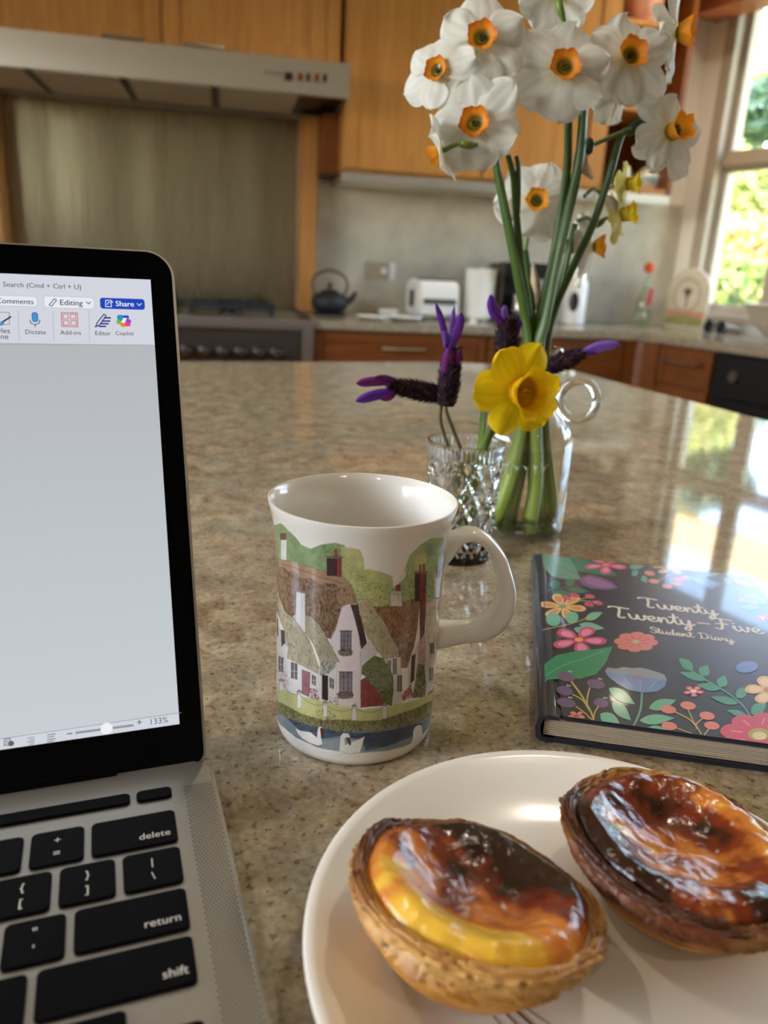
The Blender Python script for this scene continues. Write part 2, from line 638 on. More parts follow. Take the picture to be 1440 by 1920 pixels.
for a in MULL:
    MB().box(a-0.02, -0.10, WIN_Z0+0.02, a+0.02, -0.03, WIN_Z1-0.06, M=WM).build('mullion', M['frame'], w, bevel=0.003)
for a, b in zip(edges[:-1], edges[1:]):
    MB().box(a+0.015, -0.09, RAIL_Z-0.022, b-0.015, -0.03, RAIL_Z+0.022, M=WM).build('meeting_rail', M['frame'], w, bevel=0.003)
    for z0, z1 in ((WIN_Z0+0.02, RAIL_Z-0.02), (RAIL_Z+0.02, WIN_Z1-0.06)):
        mb = MB()
        mb.box(a+0.018, -0.085, z0, a+0.042, -0.045, z1, M=WM)
        mb.box(b-0.042, -0.085, z0, b-0.018, -0.045, z1, M=WM)
        mb.box(a+0.042, -0.085, z0, b-0.042, -0.045, z0+0.025, M=WM)
        mb.box(a+0.042, -0.085, z1-0.025, b-0.042, -0.045, z1, M=WM)
        mb.build('sash', M['frame'], w, bevel=0.002)
        MB().box(a+0.03, -0.066, z0+0.01, b-0.03, -0.062, z1-0.01, M=WM).build('pane', M['pane'], w, smooth_angle=0)
# unseen window added in the left wall to light the room from there
w2 = bpy.data.objects.new('added_window_left', None)
COL.objects.link(w2)
tag(w2, kind='structure')
mb = MB()
for y in (FW[0], -0.1, 0.72, FW[1]-0.06):
    mb.box(LEFT_X-0.1, y, FW[2], LEFT_X-0.03, y+0.06, FW[3])
mb.box(LEFT_X-0.1, FW[0], FW[2], LEFT_X-0.03, FW[1], FW[2]+0.06)
mb.box(LEFT_X-0.1, FW[0], FW[3]-0.06, LEFT_X-0.03, FW[1], FW[3])
mb.build('window_frame', M['frame'], w2)
for y0, y1 in ((FW[0]+0.06, -0.1), (-0.04, 0.72), (0.78, FW[1]-0.06)):
    MB().box(LEFT_X-0.07, y0, FW[2]+0.06, LEFT_X-0.066, y1, FW[3]-0.06).build('pane', M['pane'], w2, smooth_angle=0)

# timber pelmet over the window
M['redwood'] = wood('red_brown_timber', (150, 78, 52), (186, 108, 76), 0.45, True)
pel = thing('window_pelmet', 'red-brown timber pelmet above the kitchen window', 'pelmet', wpt(0.0, 0.1, 1.36))
MB().box(0.035, 0.003, 1.325, 2.5, 0.17, 1.345, M=WM).build('bottom_board', M['redwood'], pel, bevel=0.003, world=True)
MB().box(0.035, 0.15, 1.345, 2.5, 0.17, 1.56, M=WM).build('front_board', M['redwood'], pel, bevel=0.003, world=True)
MB().box(0.035, 0.003, 1.345, 0.05, 0.15, 1.56, M=WM).build('end_board', M['redwood'], pel, world=True)

# unseen warm ceiling downlights, added to brighten the room
M['lampdisc'] = plain('added_downlight_glow', (255, 226, 180), 0.5, emis=(255, 214, 160), emis_s=12)
n_l = 0
for x, y, wh in ((-1.3, 2.35, 'left of the range cooker'), (0.3, 2.35, 'in front of the cooker hood'), (1.80, 2.9, 'near the window corner'), (-0.9, 0.6, 'over the laptop end of the island'), (0.65, 0.6, 'over the flower end of the island'), (-0.9, -1.2, 'behind the viewer on the left'), (0.65, -1.2, 'behind the viewer on the right')):
    t = thing('added_downlight', 'added unseen round ceiling downlight '+wh, 'light', (x, y, CEIL_Z-0.004), 0, 'added ceiling downlights')
    MB().lathe([(0.036, -0.004), (0.052, -0.004), (0.054, 0.003), (0.036, 0.003)], 24, closed=True).build('trim_ring', M['chrome'], t)
    MB().lathe([(0, -0.001), (0.036, -0.001), (0.036, 0.002), (0, 0.002)], 24).build('lamp_face', M['lampdisc'], t)
    d = bpy.data.lights.new('added_downlight_lamp', 'SPOT')
    d.energy = 42 if x > 1.5 else 24  # corner lamp boosted to brighten the wall beside the window
    d.color = (1.0, 0.86, 0.68)
    d.spot_size = R_(130)
    d.spot_blend = 0.8
    d.shadow_soft_size = 0.04
    o = bpy.data.objects.new('added_downlight_lamp', d)
    COL.objects.link(o)
    o.parent = t
    o.location = (0, 0, -0.01)

# ------------------------------------------------------------------ island
isl = [(-1.35, -0.20), (0.985, -0.20), (0.925, 0.35), (0.862, 1.09), (0.80, 1.58)]
for k in range(1, 7):
    a = k/6*R_(78)
    isl.append((0.80-0.16*(1-math.cos(a)), 1.60+0.165*math.sin(a)))
isl += [(0.52, 1.783), (-0.08, 1.662), (-1.35, 1.43)]
wt = MB().prism(isl, -0.04, 0.0).build('island_worktop', M['granite'], bevel=0.006, seg=3)
tag(wt, 'polished beige speckled granite worktop of the island', 'worktop')
ib = thing('island_cabinet', 'oak cabinet under the granite island top', 'cabinet', (-0.2, 0.7, FLOOR_Z))
MB().box(-1.3, 0.1, FLOOR_Z+0.1, 0.72, 1.36, -0.041).build('carcass', M['oak_d'], ib, world=True)
MB().box(-1.25, 0.16, FLOOR_Z, 0.66, 1.3, FLOOR_Z+0.1).build('plinth', M['black'], ib, world=True)

# ------------------------------------------------------------------ back run: counters and cabinets
CF = 3.04                    # counter front
corner = PZ(1130, 620, 0)    # inner corner of the L-shaped counter
OFF = 0.60
cin_s = None
# intersection of the back counter front line with the side counter front line
A0 = WC - WN*OFF
s_in = (CF-A0[1])/WU[1]
CIN = A0 + WU*s_in
s_end = 3.2
E0, E1 = A0+WU*s_end, WC+WU*s_end-WN*0.004
poly = [(0.335, CF), (CIN[0], CIN[1]), (E0[0], E0[1]), (E1[0], E1[1]), (WC[0]-0.004, BACK_Y-0.022), (0.335, BACK_Y-0.022)]
ct = MB().prism(poly, -0.035, 0.0).build('counter_worktop', M['granite_b'], bevel=0.004)
tag(ct, 'pale granite worktop running round the kitchen corner under the window', 'worktop')


def handle_bar(mb, x0, x1, y, z, d=0.028):
    mb.tube([(x0, y, z), (x0, y-d, z), ((x0+x1)/2, y-d-0.004, z), (x1, y-d, z), (x1, y, z)], 0.0065, 8)


def drawer_unit(name, label, x0, x1, rows, group, M4=None, doors=False, cat='cabinet'):
    """base cabinet, front at local y=0, depth to +y; M4 maps to world"""
    I = M4 or Matrix.Identity(4)
    base = I @ Vector(((x0+x1)/2, 0.3, FLOOR_Z))
    t = thing(name, label, cat, base, 0, group)
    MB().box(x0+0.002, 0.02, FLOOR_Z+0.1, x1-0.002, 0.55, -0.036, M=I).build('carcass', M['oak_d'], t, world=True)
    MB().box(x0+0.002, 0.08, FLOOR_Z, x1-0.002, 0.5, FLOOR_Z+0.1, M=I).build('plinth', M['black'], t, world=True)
    for z0, z1 in rows:
        tall = (z1-z0) > 0.3
        mb = MB()
        b = 0.05 if tall else 0.035
        mb.box(x0+0.003, 0.0, z0, x0+b, 0.019, z1, M=I)
        mb.box(x1-b, 0.0, z0, x1-0.003, 0.019, z1, M=I)
        mb.box(x0+b, 0.0, z1-b, x1-b, 0.019, z1, M=I)
        mb.box(x0+b, 0.0, z0, x1-b, 0.019, z0+b, M=I)
        mb.box(x0+b, 0.006, z0+b, x1-b, 0.016, z1-b, M=I)
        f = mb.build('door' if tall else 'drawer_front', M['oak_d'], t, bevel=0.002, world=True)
        h = MB()
        xm = (x0+x1)/2
        hz = z1-0.055
        h.tube([tuple(I @ Vector(p)) for p in ((xm-0.085, 0.004, hz), (xm-0.085, -0.026, hz), (xm, -0.03, hz), (xm+0.085, -0.026, hz), (xm+0.085, 0.004, hz))], 0.009, 8)
        h.build('handle', M['chrome'], f)
    return t


IB = Matrix.Translation((0, CF+0.01, 0))
ROW = [(-0.19, -0.045), (-0.42, -0.195), (-0.81, -0.425)]
drawer_unit('drawer_cabinet', 'oak drawer cabinet just right of the range cooker', 0.336, 1.04, ROW, 'oak base cabinets', IB)
drawer_unit('base_cabinet', 'oak base cabinet between the drawer unit and the room corner', 1.042, CIN[0]-0.07, [(-0.19, -0.045), (-0.81, -0.195)], 'oak base cabinets', IB)
MB_SIDE = Matrix(((WU[0], WN[0], 0, A0[0]+WN[0]*0.01), (WU[1], WN[1], 0, A0[1]+WN[1]*0.01), (0, 0, 1, 0), (0, 0, 0, 1)))
cf_ = MB().prism([(CIN[0]-0.068, CF+0.012), (CIN[0]-0.002, CF+0.012), (CIN[0]+WU[0]*0.085+WN[0]*0.012, CIN[1]+WU[1]*0.085+WN[1]*0.012), (CIN[0]+WU[0]*0.085+WN[0]*0.05, CIN[1]+WU[1]*0.085+WN[1]*0.05), (CIN[0]-0.068, CF+0.06)], FLOOR_Z+0.1, -0.036).build('corner_post', M['oak_d'])
tag(cf_, 'oak corner post where the two base cabinet runs meet', 'post')
dw = PP(1334, 700, A0, WN)
s_dw = float((dw-A0) @ WU)
drawer_unit('base_cabinet', 'oak base cabinet under the window counter, left of the dishwasher', s_in+0.09, s_dw-0.01, [(-0.19, -0.045), (-0.81, -0.195)], 'oak base cabinets', MB_SIDE)
t = thing('dishwasher', 'dark steel dishwasher under the window counter', 'dishwasher', MB_SIDE @ Vector((s_dw+0.3, 0.3, FLOOR_Z)))
MB().box(s_dw, 0.02, FLOOR_Z+0.02, s_dw+0.6, 0.56, -0.04, M=MB_SIDE).build('body', M['black'], t, world=True)
MB().box(s_dw+0.003, 0.0, FLOOR_Z+0.1, s_dw+0.597, 0.02, -0.21, M=MB_SIDE).build('door', M['black'], t, bevel=0.003, world=True)
cp = MB().box(s_dw+0.003, -0.004, -0.205, s_dw+0.597, 0.02, -0.045, M=MB_SIDE).build('control_panel', M['black'], t, bevel=0.003, world=True)
q = MB()
q.lathe([(0, 0.012), (0.02, 0.012), (0.024, 0.0), (0.024, -0.01), (0, -0.01)], 20, M=MB_SIDE @ Matrix.Translation((s_dw+0.1, -0.008, -0.12)) @ Matrix.Rotation(R_(90), 4, 'X'))
q.build('dial', M['steel_d'], cp)
q = MB().box(s_dw+0.4, -0.012, -0.14, s_dw+0.47, -0.003, -0.10, M=MB_SIDE)
q.build('button_strip', M['steel_d'], cp, bevel=0.002)
drawer_unit('base_cabinet', 'oak base cabinet past the dishwasher under the window counter', s_dw+0.61, s_dw+1.3, [(-0.19, -0.045), (-0.81, -0.195)], 'oak base cabinets', MB_SIDE)

# stone splashback on the back wall
sb = MB().box(0.385, BACK_Y-0.02, 0.0, WC[0]-0.005, BACK_Y-0.001, 0.56).build('stone_splashback', M['stone'], bevel=0.001)
tag(sb, 'pale grey-beige stone splashback along the back counter', 'splashback')

# ------------------------------------------------------------------ range cooker
RX0, RX1 = -0.86, 0.33
t = thing('range_cooker', 'wide stainless steel range cooker with a row of knobs', 'cooker', ((RX0+RX1)/2, 3.3, FLOOR_Z))
MB().box(RX0, CF+0.01, FLOOR_Z+0.1, RX1, BACK_Y-0.03, -0.012).build('body', M['steel_d'], t, bevel=0.004, world=True)
MB().box(RX0+0.02, CF+0.06, FLOOR_Z, RX1-0.02, BACK_Y-0.08, FLOOR_Z+0.1).build('plinth', M['black'], t, world=True)
MB().box(RX0, CF-0.035, -0.04, RX1-0.045, BACK_Y-0.03, 0.0).build('hob_top', M['steel_x'], t, bevel=0.006, world=True)
cpan = MB().box(RX0+0.01, CF-0.022, -0.19, RX1-0.05, CF+0.012, -0.05).build('control_panel', M['steel_d'], t, bevel=0.003, world=True)
MB().box(RX1-0.046, CF-0.03, -0.85, RX1, CF+0.01, -0.002).build('end_panel', M['steel_x'], t, bevel=0.003, world=True)
for k in range(10):
    x = 0.1917-0.0672*k
    kb = MB()
    RM = Matrix.Translation((x, CF-0.022, -0.128)) @ Matrix.Rotation(R_(90), 4, 'X')
    kb.lathe([(0, 0.0), (0.027, 0.0), (0.027, 0.008), (0.021, 0.012), (0.0, 0.012)], 20, M=RM)
    kn = kb.build('knob_skirt', M['black'], t, world=True)
    kb = MB()
    kb.lathe([(0, 0.038), (0.013, 0.038), (0.0165, 0.033), (0.0175, 0.012), (0, 0.012)], 20, M=RM)
    kb.build('knob', M['chrome'], kn)
d = MB().box(RX0+0.03, CF-0.015, -0.70, RX1-0.07, CF+0.01, -0.23).build('oven_door', M['steel_d'], t, bevel=0.004, world=True)
hb = MB()
handle_bar(hb, RX0+0.1, RX1-0.14, CF-0.015, -0.27, 0.05)
hb.build('oven_handle', M['chrome'], d)
for gx in (-0.74, -0.36, 0.02):
    g = MB()
    for yy in (3.16, 3.32, 3.48):
        g.box(gx-0.16, yy-0.008, 0.022, gx+0.16, yy+0.008, 0.04)
    for xx in (-0.16, -0.05, 0.05, 0.16):
        g.box(gx+xx-0.008, 3.15, 0.022, gx+xx+0.008, 3.49, 0.04)
    for xx in (-0.155, 0.155):
        for yy in (3.155, 3.485):
            g.box(gx+xx-0.008, yy-0.008, 0.0, gx+xx+0.008, yy+0.008, 0.022)
    gr = g.build('pan_support', M['iron'], t, world=True)
    for yy in (3.23, 3.41):
        MB().lathe([(0, 0.018), (0.035, 0.018), (0.042, 0.012), (0.042, 0.0), (0, 0)], 20, (gx, yy, 0.0)).build('burner', M['black'], gr)
MB().box(RX0+0.02, 3.565, 0.0, RX1-0.2, 3.60, 0.075).build('rear_guard', M['steel'], t, bevel=0.004, world=True)

ss = MB().box(-0.862, BACK_Y-0.018, 0.0, 0.304, BACK_Y-0.001, 0.785).build('steel_splashback', M['steel'], bevel=0.001)
tag(ss, 'tall brushed stainless steel splashback behind the range cooker', 'splashback')
ed = MB().box(0.3045, BACK_Y-0.024, 0.001, 0.3105, BACK_Y-0.001, 0.785).build('edge_strip', M['chrome'], ss)

# timber posts either side of the range
po = MB().box(0.3125, BACK_Y-0.14, 0.001, 0.384, BACK_Y-0.001, 0.785).build('oak_post', M['oak'], bevel=0.002)
tag(po, 'narrow oak post between the steel splashback and the stone one', 'post', 'oak posts')
po = MB().box(-1.02, BACK_Y-0.14, 0.001, -0.868, BACK_Y-0.001, 0.785).build('oak_post', M['oak'], bevel=0.002)
tag(po, 'oak post at the left side of the steel splashback', 'post', 'oak posts')

# ------------------------------------------------------------------ cooker hood
HF = 3.11
HX0, HX1, HZ0, HZ1 = -0.98, 0.4515, 0.786, 0.900
t = thing('cooker_hood', 'long stainless steel cooker hood with push buttons above the range', 'cooker hood', ((HX0+HX1)/2, 3.35, HZ0))
mb = MB()
mb.box(HX0, HF, HZ0, HX1-0.012, HF+0.02, HZ1)
mb.box(HX0, HF+0.02, HZ1-0.01, HX1-0.012, BACK_Y-0.002, HZ1)
mb.box(HX0, BACK_Y-0.05, HZ0, HX1-0.012, BACK_Y-0.003, HZ1-0.01)
mb.build('shell', M['steel_x'], t, bevel=0.002, world=True)
MB().box(HX1-0.012, HF-0.003, HZ0-0.004, HX1, BACK_Y-0.005, HZ1+0.004).build('end_cap', M['steel_x'], t, bevel=0.003, world=True)
MB().box(HX0, HF+0.021, HZ0+0.012, HX1-0.013, BACK_Y-0.051, HZ0+0.016).build('inner_tray', M['black'], t, world=True)
M['filter'] = plain('hood_filter_mesh', (214, 204, 182), 0.5, 0.6, 0.15, 400, bump=0.2)
for k in range(4):
    x1 = 0.27-k*0.315
    MB().box(x1-0.285, HF+0.05, HZ0+0.001, x1, BACK_Y-0.1, HZ0+0.011).build('grease_filter', M['filter'], t, bevel=0.002, world=True)
for px, sx, c in ((541, 0.014, (25, 22, 20)), (563, 0.008, (120, 30, 25)), (578, 0.007, (35, 30, 28)), (594, 0.008, (130, 35, 28)), (609, 0.007, (35, 30, 28))):
    p = PY(px, 118+px*0.047, HF)
    MB().box(p[0]-sx, HF-0.006, p[2]-0.013, p[0]+sx, HF+0.001, p[2]+0.013).build('push_button', plain('hood_button', c, 0.4), t, bevel=0.002, world=True)
mb = MB()
p = PY(513, 137, HF)
for k in range(6):
    mb.box(p[0]-0.032+k*0.011, HF-0.001, p[2]-0.004, p[0]-0.025+k*0.011, HF+0.0005, p[2]+0.004)
mb.build('maker_mark', M['steel_d'], t, world=True)


# ------------------------------------------------------------------ wall cabinets
def shaker(t, x0, x1, z0, z1, y, handle=None, mat=None):
    mat = mat or M['oak']
    b = 0.062
    mb = MB()
    mb.box(x0, y, z0, x0+b, y+0.02, z1)
    mb.box(x1-b, y, z0, x1, y+0.02, z1)
    mb.box(x0+b, y, z1-b, x1-b, y+0.02, z1)
    mb.box(x0+b, y, z0, x1-b, y+0.02, z0+b)
    d = mb.build('door', mat, t, bevel=0.0025, world=True)
    MB().box(x0+b-0.004, y+0.009, z0+b-0.004, x1-b+0.004, y+0.017, z1-b+0.004).build('door_panel', mat, d)
    if handle is not None:
        h = MB()
        handle_bar(h, handle-0.07, handle+0.07, y, z0+0.025, 0.024)
        h.build('handle', M['chrome'], d)
    return d


CY = 3.30
p0 = PY(303, 60, CY)[0]
p1 = PY(612, 60, CY)[0]
t = thing('wall_cabinet', 'oak wall cabinet with two doors above the cooker hood', 'cabinet', ((p0-0.6), 3.47, 0.93), 0, 'oak wall cabinets')
MB().box(-0.95, CY+0.021, 0.906, 0.437, BACK_Y-0.003, 1.70).build('carcass', M['oak'], t, world=True)
shaker(t, -0.82, p0-0.003, 0.922, 1.69, CY, PY(230, 67, CY)[0])
shaker(t, p0+0.003, p1, 0.922, 1.69, CY, PY(385, 82, CY)[0])
MB().box(p1+0.002, CY, 0.922, 0.437, CY+0.02, 1.69).build('stile', M['oak'], t, bevel=0.002, world=True)

WX0 = 0.4535
xs = [WX0+0.004, PY(910, 250, CY)[0], PY(1133, 250, CY)[0]]
t = thing('wall_cabinet', 'oak wall cabinet with tall doors right of the cooker hood', 'cabinet', (1.0, 3.47, 0.56), 0, 'oak wall cabinets')
MB().box(WX0, CY+0.021, 0.566, xs[2], BACK_Y-0.003, 1.70).build('carcass', M['oak'], t, world=True)
shaker(t, xs[0], xs[1]-0.003, 0.575, 1.69, CY)
shaker(t, xs[1]+0.003, xs[2]-0.002, 0.575, 1.69, CY)
fl = MB().box(0.386, CY+0.09, 0.566, WX0-0.001, BACK_Y-0.003, 0.78).build('filler_panel', M['oak_d'], t, world=True)  # darker oak than the cabinet; the hood's shadow is put into its tone
ra = MB().box(WX0+0.006, CY+0.012, 0.528, xs[2], BACK_Y-0.025, 0.564).build('light_rail', M['steel_x'], bevel=0.006)
tag(ra, 'brushed metal light strip under the oak wall cabinet', 'light strip')

# open corner shelf
X2 = xs[2]+0.003
X3 = PY(1256, 375, CY)[0]
t = thing('corner_shelf', 'open oak shelf unit beside the window wall', 'shelf', ((X2+X3)/2, 3.47, 0.56))
MB().box(X2, CY+0.02, 0.566, X2+0.02, BACK_Y-0.003, 1.70).build('side_panel', M['oak'], t, world=True)
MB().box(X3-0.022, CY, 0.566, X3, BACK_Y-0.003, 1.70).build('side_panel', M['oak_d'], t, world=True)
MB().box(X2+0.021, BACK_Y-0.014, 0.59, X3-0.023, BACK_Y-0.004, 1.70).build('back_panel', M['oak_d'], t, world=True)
for z in (0.566, 0.88, 1.19):
    MB().box(X2+0.021, CY+0.004, z, X3-0.023, BACK_Y-0.015, z+0.022).build('shelf_board', M['oak'], t, bevel=0.002, world=True)
MB().box(X2, CY, 0.526, X3, CY+0.045, 0.565).build('pelmet_strip', M['white_pl'], t, bevel=0.006, world=True)
# teapot on the shelf
tp = PY(1212, 345, 3.44)
t = thing('teapot', 'white china teapot with painted band on the open oak shelf', 'teapot', (tp[0], 3.44, 0.589))
mb = MB()
mb.lathe([(0, 0.0), (0.035, 0.0), (0.055, 0.02), (0.063, 0.045), (0.055, 0.07), (0.035, 0.086), (0.0, 0.088)], 28)
mb.build('body', M['ceramic'], t)
MB().lathe([(0.0625, 0.032), (0.0645, 0.045), (0.0605, 0.058), (0.0585, 0.058), (0.0605, 0.032)], 28, closed=True).build('painted_band', plain('blue_band', (150, 180, 190), 0.3, var=0.3, scale=60), t)
MB().lathe([(0.036, 0.085), (0.03, 0.096), (0.008, 0.102), (0.012, 0.114), (0.0, 0.118)], 20).build('lid', M['ceramic'], t)
MB().tube(catmull([(0.05, 0, 0.072), (0.085, 0, 0.085), (0.102, 0, 0.06), (0.09, 0, 0.03), (0.057, 0, 0.022)]), 0.0075, 8).build('handle', M['ceramic'], t)
MB().tube(catmull([(-0.05, 0, 0.03), (-0.078, 0, 0.045), (-0.092, 0, 0.082)]), [0.017]*8+[0.010]*9, 10).build('spout', M['ceramic'], t)
vp = PY(1205, 20, 3.40)
vp[0] = min(vp[0], X3-0.115)
t = thing('pink_vase', 'mottled pink vase high on the open oak shelf', 'vase', (vp[0], 3.40, 1.213))
MB().lathe([(0, 0), (0.05, 0), (0.075, 0.04), (0.082, 0.1), (0.062, 0.17), (0.045, 0.2), (0.055, 0.225), (0.045, 0.225), (0.035, 0.2), (0.03, 0.17), (0, 0.16)], 28).build('body', plain('mottled_pink', (214, 150, 128), 0.5, var=0.4, scale=14), t)

# ------------------------------------------------------------------ things on the back counter
kp = PZ(617, 594, 0.001)
kp[1] = 3.42
kp[0] = PY(617, 590, 3.42)[0]
t = thing('teapot', 'black cast-iron teapot with arched handle by the oak post', 'teapot', (kp[0], 3.42, 0.0005))
MB().lathe([(0, 0.008), (0.05, 0.008), (0.072, 0.025), (0.082, 0.05), (0.075, 0.072), (0.05, 0.089), (0.036, 0.094), (0, 0.094)], 36).build('body', M['iron'], t)
MB().lathe([(0, 0.0), (0.07, 0.0), (0.074, 0.004), (0.07, 0.0075), (0, 0.0075)], 28).build('trivet', M['iron'], t)
MB().lathe([(0, 0.108), (0.036, 0.1), (0.04, 0.0945), (0, 0.0945)], 28).build('lid', M['iron'], t)
MB().lathe([(0, 0.133), (0.008, 0.131), (0.011, 0.124), (0.006, 0.115), (0.007, 0.107), (0, 0.107)], 16).build('lid_knob', M['iron'], t)
MB().tube(catmull([(0.07, 0, 0.055), (0.095, 0, 0.068), (0.115, 0, 0.098)]), [0.017]*6+[0.013]*6+[0.009]*5, 10).build('spout', M['iron'], t)
mb = MB()
mb.tube(catmull([(0.062, 0, 0.08), (0.076, 0, 0.12), (0.06, 0, 0.16), (0.0, 0, 0.182), (-0.06, 0, 0.16), (-0.076, 0, 0.12), (-0.062, 0, 0.08)]), 0.0085, 8, flat=0.7)
mb.build('handle', plain('handle_bronze', (70, 58, 44), 0.5), t)

# wall outlet
a, b = PY(688, 490, 3.62), PY(740, 525, 3.62)
t = thing('power_outlet', 'beige power outlet with white switch on the stone splashback', 'outlet', ((a[0]+b[0])/2, 3.619, (a[2]+b[2])/2))
hw, hh = (b[0]-a[0])/2, (a[2]-b[2])/2
MB().box(-hw, -0.008, -hh, hw-0.028, 0.0, hh).build('plate', plain('beige_plate', (168, 150, 124), 0.45), t, bevel=0.002)
MB().box(hw-0.027, -0.009, -hh, hw, 0.0, hh).build('switch', M['white_pl'], t, bevel=0.002)
MB().lathe([(0, 0.014), (0.012, 0.014), (0.014, 0.0085), (0, 0.0085)], 20, M=Matrix.Rotation(R_(90), 4, 'X') @ Matrix.Translation((0.012, 0, 0))).build('socket', M['white_pl'], t)

# white toaster
a, b = PY(768, 590, 3.40), PY(858, 524, 3.40)
w_ = b[0]-a[0]
t = thing('toaster', 'white rounded toaster standing on the back counter', 'toaster', ((a[0]+b[0])/2, 3.42, 0.0005), R_(6))
prof = [(-0.095, 0.012), (-0.1, 0.03), (-0.085, 0.135), (-0.06, 0.165), (0.07, 0.168), (0.09, 0.15), (0.09, 0.012)]
ME = Matrix(((0, 0, 1, 0), (1, 0, 0, 0), (0, 1, 0, 0), (0, 0, 0, 1)))
MB().prism(prof, -w_/2+0.008, w_/2-0.008, M=ME).build('body', M['white_pl'], t, bevel=0.012, seg=3)
MB().box(-w_/2+0.03, -0.104, 0.066, w_/2-0.03, -0.088, 0.088).build('front_slot', M['steel_d'], t, bevel=0.003)
MB().box(-w_/2+0.02, -0.05, 0.164, w_/2-0.02, -0.01, 0.1705).build('bread_slot', M['black'], t)
for sx in (-1, 1):
    for sy in (-0.075, 0.07):
        MB().lathe([(0, 0), (0.012, 0), (0.012, 0.013), (0, 0.013)], 12, (sx*(w_/2-0.04), sy, 0)).build('foot', M['black'], t)
MB().box(-w_/2-0.006, -0.03, 0.05, -w_/2+0.012, 0.0, 0.12).build('lever', M['steel_d'], t, bevel=0.003)

# saucers
for px, py, r, lab in ((696, 600, 0.066, 'small white plate on the back counter nearest the black teapot'), (758, 601, 0.078, 'white plate on the back counter just left of the toaster')):
    p = PZ(px, py, 0.0)
    p[1] = min(p[1], 3.22)
    p[0] = PY(px, py, p[1])[0]
    o = MB().lathe([(0, 0.0), (r*0.55, 0.0), (r, 0.014), (r-0.001, 0.017), (r*0.6, 0.005), (0, 0.005)], 32).build('small_plate', M['ceramic'])
    o.location = (p[0], p[1], 0.0005)
    tag(o, lab, 'plate', 'small white plates on the back counter')
p = PY(738, 594, 3.22)
o = MB().lathe([(0, 0.0), (0.02, 0.0), (0.04, 0.018), (0.046, 0.034), (0.043, 0.034), (0.036, 0.02), (0, 0.006)], 28).build('small_bowl', M['ceramic'])
o.location = (p[0], 3.34, 0.0005)
tag(o, 'tiny white bowl behind the small plates on the back counter', 'bowl')

# paper towel roll
a, b = PY(868, 560, 3.42), PY(929, 560, 3.42)
r = (b[0]-a[0])/2*0.93
t = thing('paper_towel', 'white paper towel roll standing beside the coffee machine', 'paper towel', ((a[0]+b[0])/2, 3.42, 0.0005))
MB().lathe([(0.02, 0.012), (r, 0.012), (r, 0.222), (0.02, 0.222)], 40, closed=True).build('roll', M['paper'], t)
MB().lathe([(0, 0), (r*0.95, 0), (r*0.95, 0.01), (0, 0.0115)], 32).build('base', M['steel_x'], t)
MB().lathe([(0, 0.011), (0.008, 0.011), (0.008, 0.245), (0.012, 0.252), (0, 0.262)], 16).build('pole', M['steel_x'], t)

# coffee machine
a, b = PY(936, 560, 3.36), PY(1022, 560, 3.36)
xm = (a[0]+b[0])/2
hw = (b[0]-a[0])/2-0.004
t = thing('coffee_machine', 'black coffee machine with steel side behind the flower stems', 'coffee machine', (xm, 3.42, 0.0005))
MB().box(-hw, -0.12, 0.0, hw, 0.14, 0.03).build('base', M['black'], t, bevel=0.006)
MB().box(-hw, 0.02, 0.03, hw, 0.14, 0.25).build('column', M['black'], t, bevel=0.008)
MB().box(-hw, -0.12, 0.19, hw, 0.02, 0.255).build('brew_head', M['black'], t, bevel=0.008)
MB().box(-hw-0.003, -0.08, 0.04, -hw+0.003, 0.12, 0.24).build('side_plate', M['steel_d'], t, bevel=0.002)
MB().lathe([(0, 0), (0.014, 0), (0.018, 0.03), (0, 0.03)], 16, (0, -0.06, 0.16)).build('spout', M['chrome'], t)
MB().lathe([(0, 0), (0.045, 0), (0.055, 0.03), (0.05, 0.09), (0.047, 0.09), (0.05, 0.032), (0, 0.006)], 24, (0, -0.055, 0.032)).build('carafe', M['chrome'], t)

# canister
a, b = PY(1056, 560, 3.42), PY(1098, 560, 3.42)
r = (b[0]-a[0])/2
t = thing('canister', 'white canister with dark oval emblem on the back counter', 'canister', ((a[0]+b[0])/2, 3.42, 0.0005), R_(-26))
MB().lathe([(0, 0), (r-0.004, 0), (r, 0.004), (r, 0.185), (r-0.006, 0.195), (0, 0.195)], 36).build('body', M['white_pl'], t)
MB().lathe([(0, 0.1955), (r*0.8, 0.1955), (r*0.8, 0.225), (r*0.6, 0.235), (0, 0.236)], 28).build('lid', M['steel_x'], t)
E_ = []
for k in range(5):
    row = []
    for j in range(25):
        a_ = 2*math.pi*j/24
        rr = k/4
        ang = -math.pi/2+rr*math.cos(a_)*0.42
        row.append(((r+0.0012)*math.cos(ang), (r+0.0012)*math.sin(ang), 0.10+rr*0.043*math.sin(a_)))
    E_.append(row)
MB().grid(E_).build('emblem', M['black'], t)

